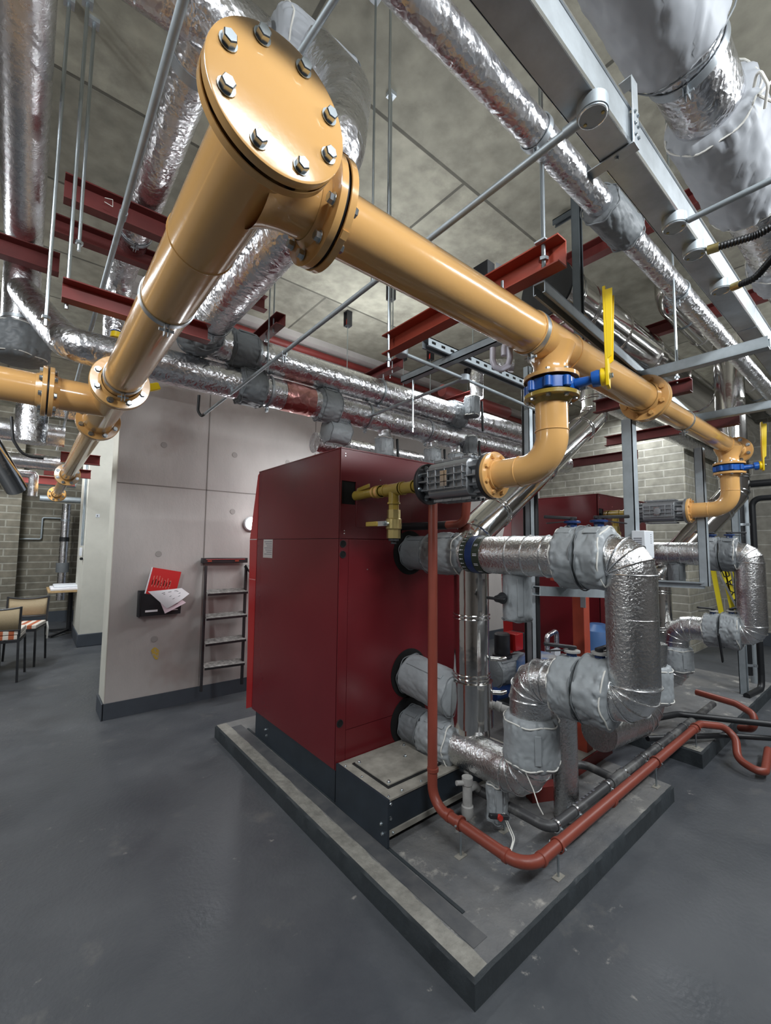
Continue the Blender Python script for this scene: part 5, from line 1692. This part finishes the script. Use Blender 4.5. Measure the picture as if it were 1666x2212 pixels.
q0, q1 = at(1553, 1370, 1, 1.0), at(1562, 1430, 1, 1.0)
MB().bar(q0, q1, .03, .012, (0, 1, 0)).obj('lever_bar', BLK, el, bevel=.004)

# =================================================================== PARTITION: LADDER, PAPERS, LAMP
ld = thing('wall_ladder', (1.52, 4.3, 0), 'dark folding step ladder leaning on the concrete wall', 'ladder')
yl0, yl1 = 4.20, 4.36


def lp(px, py):
    z = at(px, py, 1, 4.3).z
    y = 4.20 + .17 * z / 1.33
    return at(px, py, 1, y)


for (ax_, bx_) in (((445, 1222), (434, 1494)), ((532, 1222), (522, 1478))):
    MB().bar(lp(*ax_), lp(*bx_), .018, .035, Y_).obj('stile', BLKM, ld)
for (l, r) in (((446, 1279), (532, 1274)), ((443, 1332), (530, 1324)), ((441, 1387), (528, 1376)), ((439, 1438), (525, 1427))):
    a, b_ = lp(*l), lp(*r)
    MB().bar(a, b_, .10, .006, V((0, -.30, 1))).obj('tread', TREAD, ld)
    MB().bar(a + V((0, -.045, -.022)), b_ + V((0, -.045, -.022)), .006, .022).obj('tread_nosing', BLKM, ld)
a, b_ = lp(436, 1211), lp(533, 1210)
MB().bar(a, b_, .06, .05).obj('top_cap', BLKM, ld, bevel=.004)
tc_ = bpy.data.objects['top_cap']
MB().bar(a + V((.03, -.032, .012)), b_ + V((-.03, -.032, .012)), .003, .006).obj('cap_rod', TAPE, tc_)
for f in (.1, .7):
    q = a.lerp(b_, f) + V((0, -.033, -.004))
    MB().bar(q, q + V((.04, 0, 0)), .004, .014).obj('cap_clip', OXO, tc_)
a, b_ = lp(434, 1480), lp(433, 1497)
pf = lp(530, 1222)
MB().prism([pf + V((0, -.03, 0)), pf + V((.16, -.03, -.01)), pf + V((.16, -.16, -.14)), pf + V((.03, -.12, -.10))], V((0, 0, .008))).obj('platform', TREAD, ld)
MB().bar(pf, pf + V((.10, -.12, -.15)), .02, .03).obj('platform_bracket', BLKM, ld)

dh = thing('document_holder', (.95, 4.39, .84), 'black wall mounted document holder stuffed with papers', 'document holder')
p = lambda x, z, y=4.36: V((x, y, z))
MB().box((.775, 4.385, .845), (1.125, 4.42, 1.075)).obj('back_plate', BLKM, dh, bevel=.003)
MB().prism([p(.775, .85, 4.355), p(1.125, .85, 4.355), p(1.125, 1.0, 4.335), p(.775, 1.06, 4.335)], V((0, .006, 0))).obj('front_plate', BLKM, dh)
MB().box((.778, 4.335, .847), (.786, 4.39, 1.06)).obj('side_cheek', BLKM, dh)
for x, w_ in ((.83, .10), (1.0, .10)):
    MB().box((x, 4.350, .885), (x + w_, 4.3535, .95)).obj('label_window', PAPER, dh)
rb = thing('red_booklet', (.95, 4.37, 1.0), 'bright red booklet tilted in the wall document holder', 'booklet')
c = V((.965, 4.37, 1.12))
ux_, uz_ = V((math.cos(-.2), 0, math.sin(-.2))), V((-math.sin(-.2) * 1, 0, math.cos(-.2)))
quad = lambda o, a0, a1, b0, b1: [o + ux_ * a0 + uz_ * b0, o + ux_ * a1 + uz_ * b0, o + ux_ * a1 + uz_ * b1, o + ux_ * a0 + uz_ * b1]
MB().prism(quad(c, -.12, .13, -.16, .14), (0, .010, 0)).obj('cover', PRED, rb)
b = MB()
for i in range(7):
    for j in range(3):
        L_ = .02 + .05 * random.random()
        x0_ = -.09 + .024 * i
        b.add(quad(c - V((0, .0008, 0)), x0_, x0_ + .006 + .004 * (j % 2), -.03 + .03 * j * .6, -.03 + .03 * j * .6 + L_), [(0, 1, 2, 3)])
b.obj('pale_print', PREDL, bpy.data.objects['cover'])
MB().prism(quad(c - V((0, .002, 0)), -.125, -.117, -.16, .14), (0, .014, 0)).obj('spine_edge', PAPER, rb)


def sheet(name, label, outline, y0, curl, m, print_=True):
    t = thing(name, (outline[0][0], y0, outline[0][1]), label, 'paper')
    n = 10
    A, B_, C_, D_ = [V((x, y0, z)) for x, z in outline]
    b = MB()
    P = []
    for i in range(n + 1):
        f = i / n
        l, r = A.lerp(D_, f), B_.lerp(C_, f)
        for j in range(n + 1):
            g = j / n
            q = l.lerp(r, g)
            q.y -= curl * math.sin(g * PI) * (.4 + .6 * f) + .02 * f
            P.append(q)
    fs = [(i * (n + 1) + j, i * (n + 1) + j + 1, (i + 1) * (n + 1) + j + 1, (i + 1) * (n + 1) + j) for i in range(n) for j in range(n)]
    b.add(P, fs)
    sh_ = b.obj('sheet', m, t)
    if print_:
        pr = MB()
        for i, j0, j1 in ((2, 3, 4), (2, 5, 6), (2, 7, 8), (3, 3, 8), (5, 4, 8), (7, 4, 7)):
            a_, b__ = P[i * (n + 1) + j0], P[i * (n + 1) + j1]
            pr.bar(a_ + V((0, -.0015, 0)), b__ + V((0, -.0015, 0)), .0008, .004)
        pr.obj('printed_lines', PRINT, sh_)


sheet('folded_paper', 'white folded paper drooping over the front of the document holder', [(.84, 1.07), (1.12, 1.085), (1.185, 1.03), (1.0, .91)], 4.335, .03, PAPER)
sheet('folded_paper', 'pinkish paper hanging below the white folded one', [(.92, 1.03), (1.10, 1.0), (1.16, .95), (.985, .865)], 4.342, .01, PINK)
lm = thing('bulkhead_lamp', (1.79, 4.38, 1.64), 'round glowing white wall lamp beside the red boiler', 'wall lamp')
MB().lathe((1.79, 4.42, 1.71), -Y_, [(0, .075), (.02, .075), (.03, .065)], 36).obj('lamp_base', WHITE, lm)
MB().lathe((1.79, 4.40, 1.71), -Y_, [(0, .060), (.02, .058), (.04, .045), (.05, .02)], 32).obj('diffuser', GLOW, lm)
ym = MB()
n = 28
P = [(.945 + .03 * math.cos(a) * (1 + .2 * math.sin(3 * a)) + .012 * (-math.sin(a)), 4.4180, .50 + .055 * math.sin(a)) for a in [2 * PI * i / n for i in range(n)]]
ys = thing('spray_mark', (.95, 4.418, .45), 'yellow spray paint mark low on the concrete wall', 'paint mark')
MB().prism(P, (0, .0015, 0)).obj('paint', mat('yellow_spray', (.60, .40, .03), .7, col2=(.42, .37, .30), vscale=60, lo=.45, hi=.6), ys)

# =================================================================== FAR LEFT: CHAIRS, TABLE, COLUMN FITTINGS
STR = mat('striped_cushion', (.7, .2, .1), .8)
nt = STR.node_tree
tc = nt.nodes.new('ShaderNodeTexCoord')
wv = nt.nodes.new('ShaderNodeTexWave')
wv.inputs['Scale'].default_value = 3.4
wv.wave_type = 'BANDS'
rr_ = nt.nodes.new('ShaderNodeValToRGB')
rr_.color_ramp.interpolation = 'CONSTANT'
rr_.color_ramp.elements[0].color = (.72, .66, .58, 1)
rr_.color_ramp.elements[1].position = .5
rr_.color_ramp.elements[1].color = (.45, .12, .05, 1)
nt.links.new(tc.outputs['Object'], wv.inputs['Vector'])
nt.links.new(wv.outputs['Fac'], rr_.inputs[0])
nt.links.new(rr_.outputs[0], nt.nodes['Principled BSDF'].inputs['Base Color'])


def chair(x, y, rot, label, cushions=1, tie_=False, back=True):
    t = thing('dining_chair', (0, 0, 0), label, 'chair', 'cane backed chairs')
    w_, d_ = .42, .42
    for sx_ in (-1, 1):
        for sy_ in (-1, 1):
            b = MB().bar((sx_ * w_ / 2 * 1.03, sy_ * d_ / 2 * 1.06, 0), (sx_ * w_ / 2 * .95, sy_ * d_ / 2 * .95, .44 if sy_ < 0 else .50), .02, .02)
            b.obj('leg', BLKM, t)
    b = MB()
    for s in (-1, 1):
        b.bar((s * .2, -.2, .43), (s * .2, .2, .43), .02, .025)
        b.bar((-.2, s * .2, .43), (.2, s * .2, .43), .02, .025)
    b.obj('seat_frame', BLKM, t)
    for i in range(cushions):
        MB().box((-.205, -.205, .447 + i * .05), (.205, .20, .493 + i * .05)).obj('cushion', STR, t, bevel=.008)
    # cane back
    b = MB()
    n = 10
    P = []
    for j in range(2):
        for i in range(n + 1):
            f = i / n * 2 - 1
            P.append((f * .21, .215 + .02 * j - .05 * (f * f - 1) * -1 * .6, (.55, .77)[j] + (0.02 * f * f if j else 0)))
    b.add(P, [(i, i + 1, n + 2 + i, n + 1 + i) for i in range(n)])
    o = b.obj('cane_back', CANE, t)
    md = o.modifiers.new('solid', 'SOLIDIFY')
    md.thickness = .008
    for j in range(2):
        bb = MB()
        bb.sweep([V(p) for p in P[j * (n + 1):(j + 1) * (n + 1)]], .011, 8)
        bb.obj('back_rail', BLKM, t)
    for s in (-1, 1):
        MB().bar((s * .205, .205, .48), (s * .212, .235, .80), .02, .02).obj('back_post', BLKM, t)
    if tie_:
        MB().tube([(.215, .2, .47), (.225, .19, .40), (.22, .20, .30)], .012, .03, 4, 8).obj('cushion_tie', CORD, t)
        MB().tube([(.215, .2, .47), (.235, .17, .40), (.235, .16, .26)], .010, .03, 4, 8).obj('cushion_tie', CORD, t)
    t.location = (x, y, 0)
    t.rotation_euler = (0, 0, rot)
    return t


chair(-.02, 7.05, math.radians(-15), 'cane backed chair with striped cushion and hanging white ties', 1, True)
chair(-.20, 6.40, math.radians(172), 'chair in front stacked with orange striped cushions at the left edge', 2)
chair(-.46, 6.9, math.radians(165), 'chair behind the stacked cushions, cut by the left edge', 3)
tb = thing('cafe_table', (.62, 8.7, 0), 'pedestal table with wooden top partly behind the cream column', 'table')
MB().box((.26, 8.25, .73), (1.0, 9.1, .76)).obj('tabletop', WOOD, tb, bevel=.003)
MB().cyl((.585, 8.9, .04), (.585, 8.9, .73), .035, 20).obj('pedestal', BLKM, tb)
for q in ((.35, 9.25), (.33, 8.62), (.85, 8.6), (.85, 9.25)):
    MB().bar((.585, 8.9, .07), (q[0], q[1], .025), .05, .03).obj('foot', BLKM, tb)
pp_ = thing('document_pile', (.5, 8.5, .76), 'white plastic wrapped drawings piled on the pedestal table', 'papers')
MB().box((.29, 8.26, .761), (.95, 8.8, .80)).obj('drawings', PAPER, pp_, bevel=.01)
MB().box((.33, 8.30, .80), (.95, 8.75, .835)).obj('plastic_wrap', WHITE, pp_, bevel=.012)
# conduits and switch on the column, far foil riser
for i, (dx, lab) in enumerate(((-.03, 'left of two thin conduits down the cream column'), (-.012, 'right of two thin conduits down the cream column'))):
    pipe('column_conduit', [(.62 + dx, 7.70, 1.45), (.62 + dx, 7.70, 3.2)], .009, GALVM, lab, 'conduit', 'conduits on the cream column')
sw = thing('wall_switch', (.60, 7.7, 1.32), 'small white switch box on the side of the cream column', 'switch')
MB().box((.575, 7.68, 1.30), (.605, 7.76, 1.42)).obj('switch_box', WHITE, sw, bevel=.003)
MB().cyl((.60, 7.66, 1.26), (.60, 7.70, 1.26), .02, 16).obj('rotary_knob', BLK, sw)
n1 = thing('column_notice', (.75, 7.65, 1.85), 'tiny white notice on the face of the cream column', 'sign')
MB().box((.74, 7.655, 1.87), (.79, 7.659, 1.92)).obj('notice_plate', WHITE, n1)
MB().box((.755, 7.654, 1.882), (.768, 7.6552, 1.905)).obj('notice_mark', PRINT, n1)
fr = thing('far_foil_riser', (.55, 9.9, 0), 'foil wrapped riser against the far brick wall by the column', 'pipe', 'distant foil pipes')
MB().cyl((.50, 9.9, .45), (.50, 9.9, 2.2), .07, 28).obj('pipe_body', FOILS, fr)
for z in (1.0, 1.9, .62):
    clip_ring((.50, 9.9, z), Z_, .072, fr, w_=.03)
band((.50, 9.9, 1.55), Z_, .073, .08, BLK, fr, 'dark_band')
MB().cyl((.50, 9.9, .95), (.50, 9.9, 1.12), .10, 24).obj('grey_collar', FABD, fr)
# pipes far left above
for i, (y, z, r, x0, x1, mm, lab) in enumerate((
        (6.2, 2.72, .12, -2.5, .25, FOILS, 'distant foil header at the left edge below the ochre branch'),
        (6.6, 2.45, .09, -2.5, .25, FOILS, 'second distant foil header beneath the first at left'),
        (7.6, 2.42, .05, -2.5, .02, FOILS, 'slim distant foil pipe ending in a downturn'),
        (9.6, 2.55, .07, -2.5, .6, GALVM, 'grey distant pipe along the far brick wall'),
        (9.5, 2.25, .05, .1, .75, GALVM, 'short grey pipe joining the far foil riser'))):
    pipe('distant_pipe', [(x0, y, z), (x1, y, z)], r, mm, lab, 'pipe', 'distant foil pipes')
dd_ = pipe('distant_elbow_pipe', [(.0, 5.9, 2.95), (-.05, 5.9, 2.95), (-.05, 5.9, 2.55)], .14, FOIL, 'bulging foil elbow beneath the ochre branch at left', 'pipe', 'distant foil pipes', bend=.12)
MB().cyl((-.0, 5.9, 3.0), (.6, 5.9, 3.0), .13, 28).obj('foil_stub', FOIL, dd_)
de = pipe('distant_elbow_pipe', [(-.06, 7.6, 2.42), (.0, 7.6, 2.42), (.0, 7.6, 2.12)], .055, FOILS, 'small foil downturn hanging far left', 'pipe', 'distant foil pipes', bend=.05)
rv = thing('red_valve_wheel', (.02, 7.3, 2.55), 'dark red grooved coupling far left between foil pipes', 'coupling')
MB().lathe((.04, 7.3, 2.53), Z_, [(0, .10), (.02, .14), (.05, .14), (.055, .12), (.065, .14), (.09, .14), (.11, .10)], 28).obj('coupling_body', RPIPE, rv)
sd_ = pipe('slanting_duct', [(-.45, 5.0, 2.6), (-.13, 5.6, 2.02)], .09, INOX, 'shiny strapped duct slanting down at the far left edge', 'duct')
wc = pipe('far_wall_conduit', [(-.6, 10.3, 1.55), (.17, 10.3, 1.55), (.17, 10.3, 1.95), (.5, 10.3, 1.95)], .014, GALVM, 'thin stepped conduit on the far brick wall', 'conduit', bend=.03)
bc = thing('hanging_cable', (.0, 4.2, 2.4), 'black cable drooping at far left below the ochre branch', 'cable')
MB().tube([at(25, 900, 1, 5.0), at(28, 950, 1, 5.0), at(50, 985, 1, 5.0), at(95, 990, 1, 5.0)], .012, .15, 8, 10).obj('cable_body', BLK, bc)
ye = thing('yellow_lever_handle', at(335, 836, 1, 3.0), 'yellow lever end peeping out behind the first left flange', 'lever')
q = at(335, 836, 1, 3.0)
MB().bar(at(322, 838, 1, 3.0), at(344, 834, 1, 3.0), .03, .045).obj('lever_end', YEL, ye, bevel=.004)
yv_ = thing('butterfly_valve', at(252, 735, 1, 3.3), 'blue and yellow valve body glimpsed behind the left ochre pipe', 'valve')
MB().cyl(at(256, 720, 1, 3.3), at(250, 752, 1, 3.3), .05, 20).obj('valve_body', NAVY, yv_)
MB().cyl(at(256, 722, 1, 3.24), at(254, 733, 1, 3.24), .045, 20).obj('yellow_collar', YEL, yv_)

# =================================================================== FAR RIGHT: STEP LADDER
sl = thing('step_ladder', (7, 1.6, 0), 'yellow folding step ladder standing by the brick pier', 'ladder')
for a, b_ in (((1538, 1215), (1560, 1330)), ((1560, 1215), (1590, 1345)), ((1568, 1215), (1604, 1400)), ((1584, 1215), (1624, 1395))):
    MB().bar(at(*a, 0, 6.9), at(*b_, 0, 6.9), .05, .03, X_).obj('stile', YEL2, sl)
b = MB()
for i in range(5):
    y_ = 1230 + i * 32
    MB().bar(at(1575 + i * 8, y_, 0, 6.88), at(1592 + i * 8, y_, 0, 6.88), .05, .02).obj('tread', GALV, sl)
MB().bar(at(1546, 1222, 0, 6.86), at(1596, 1320, 0, 6.86), .03, .02).obj('spreader', GALV, sl)
q = at(1573, 1232, 0, 6.86)
dn, sd = V((0, -.28, -.96)).normalized(), V((0, -.96, .28)).normalized()
STK = {'J': [(0, .9, 1, .9), (1, .9, 1, .1), (1, .1, .4, 0), (.4, 0, 0, .2)], 'A': [(0, 0, .5, 1), (.5, 1, 1, 0), (.2, .4, .8, .4)],
       'Y': [(0, 1, .5, .5), (1, 1, .5, .5), (.5, .5, .5, 0)], 'S': [(1, .9, .2, 1), (.2, 1, 0, .6), (0, .6, 1, .4), (1, .4, .8, 0), (.8, 0, 0, .1)]}
b = MB()
for i, ch in enumerate('JAYS'):
    o_ = q + dn * (.12 * i)
    for (x0, y0, x1, y1) in STK[ch]:
        b.bar(o_ + dn * x0 * .07 - sd * y0 * .07, o_ + dn * x1 * .07 - sd * y1 * .07, .012, .004, X_)
b.obj('handwritten_mark', BLK, sl)

for o in list(COL.objects):
    if '_w' in o:
        del o['_w']
    if o.get('_') is not None:
        del o['_']
for m_ in bpy.data.materials:
    if '_' in m_:
        del m_['_']
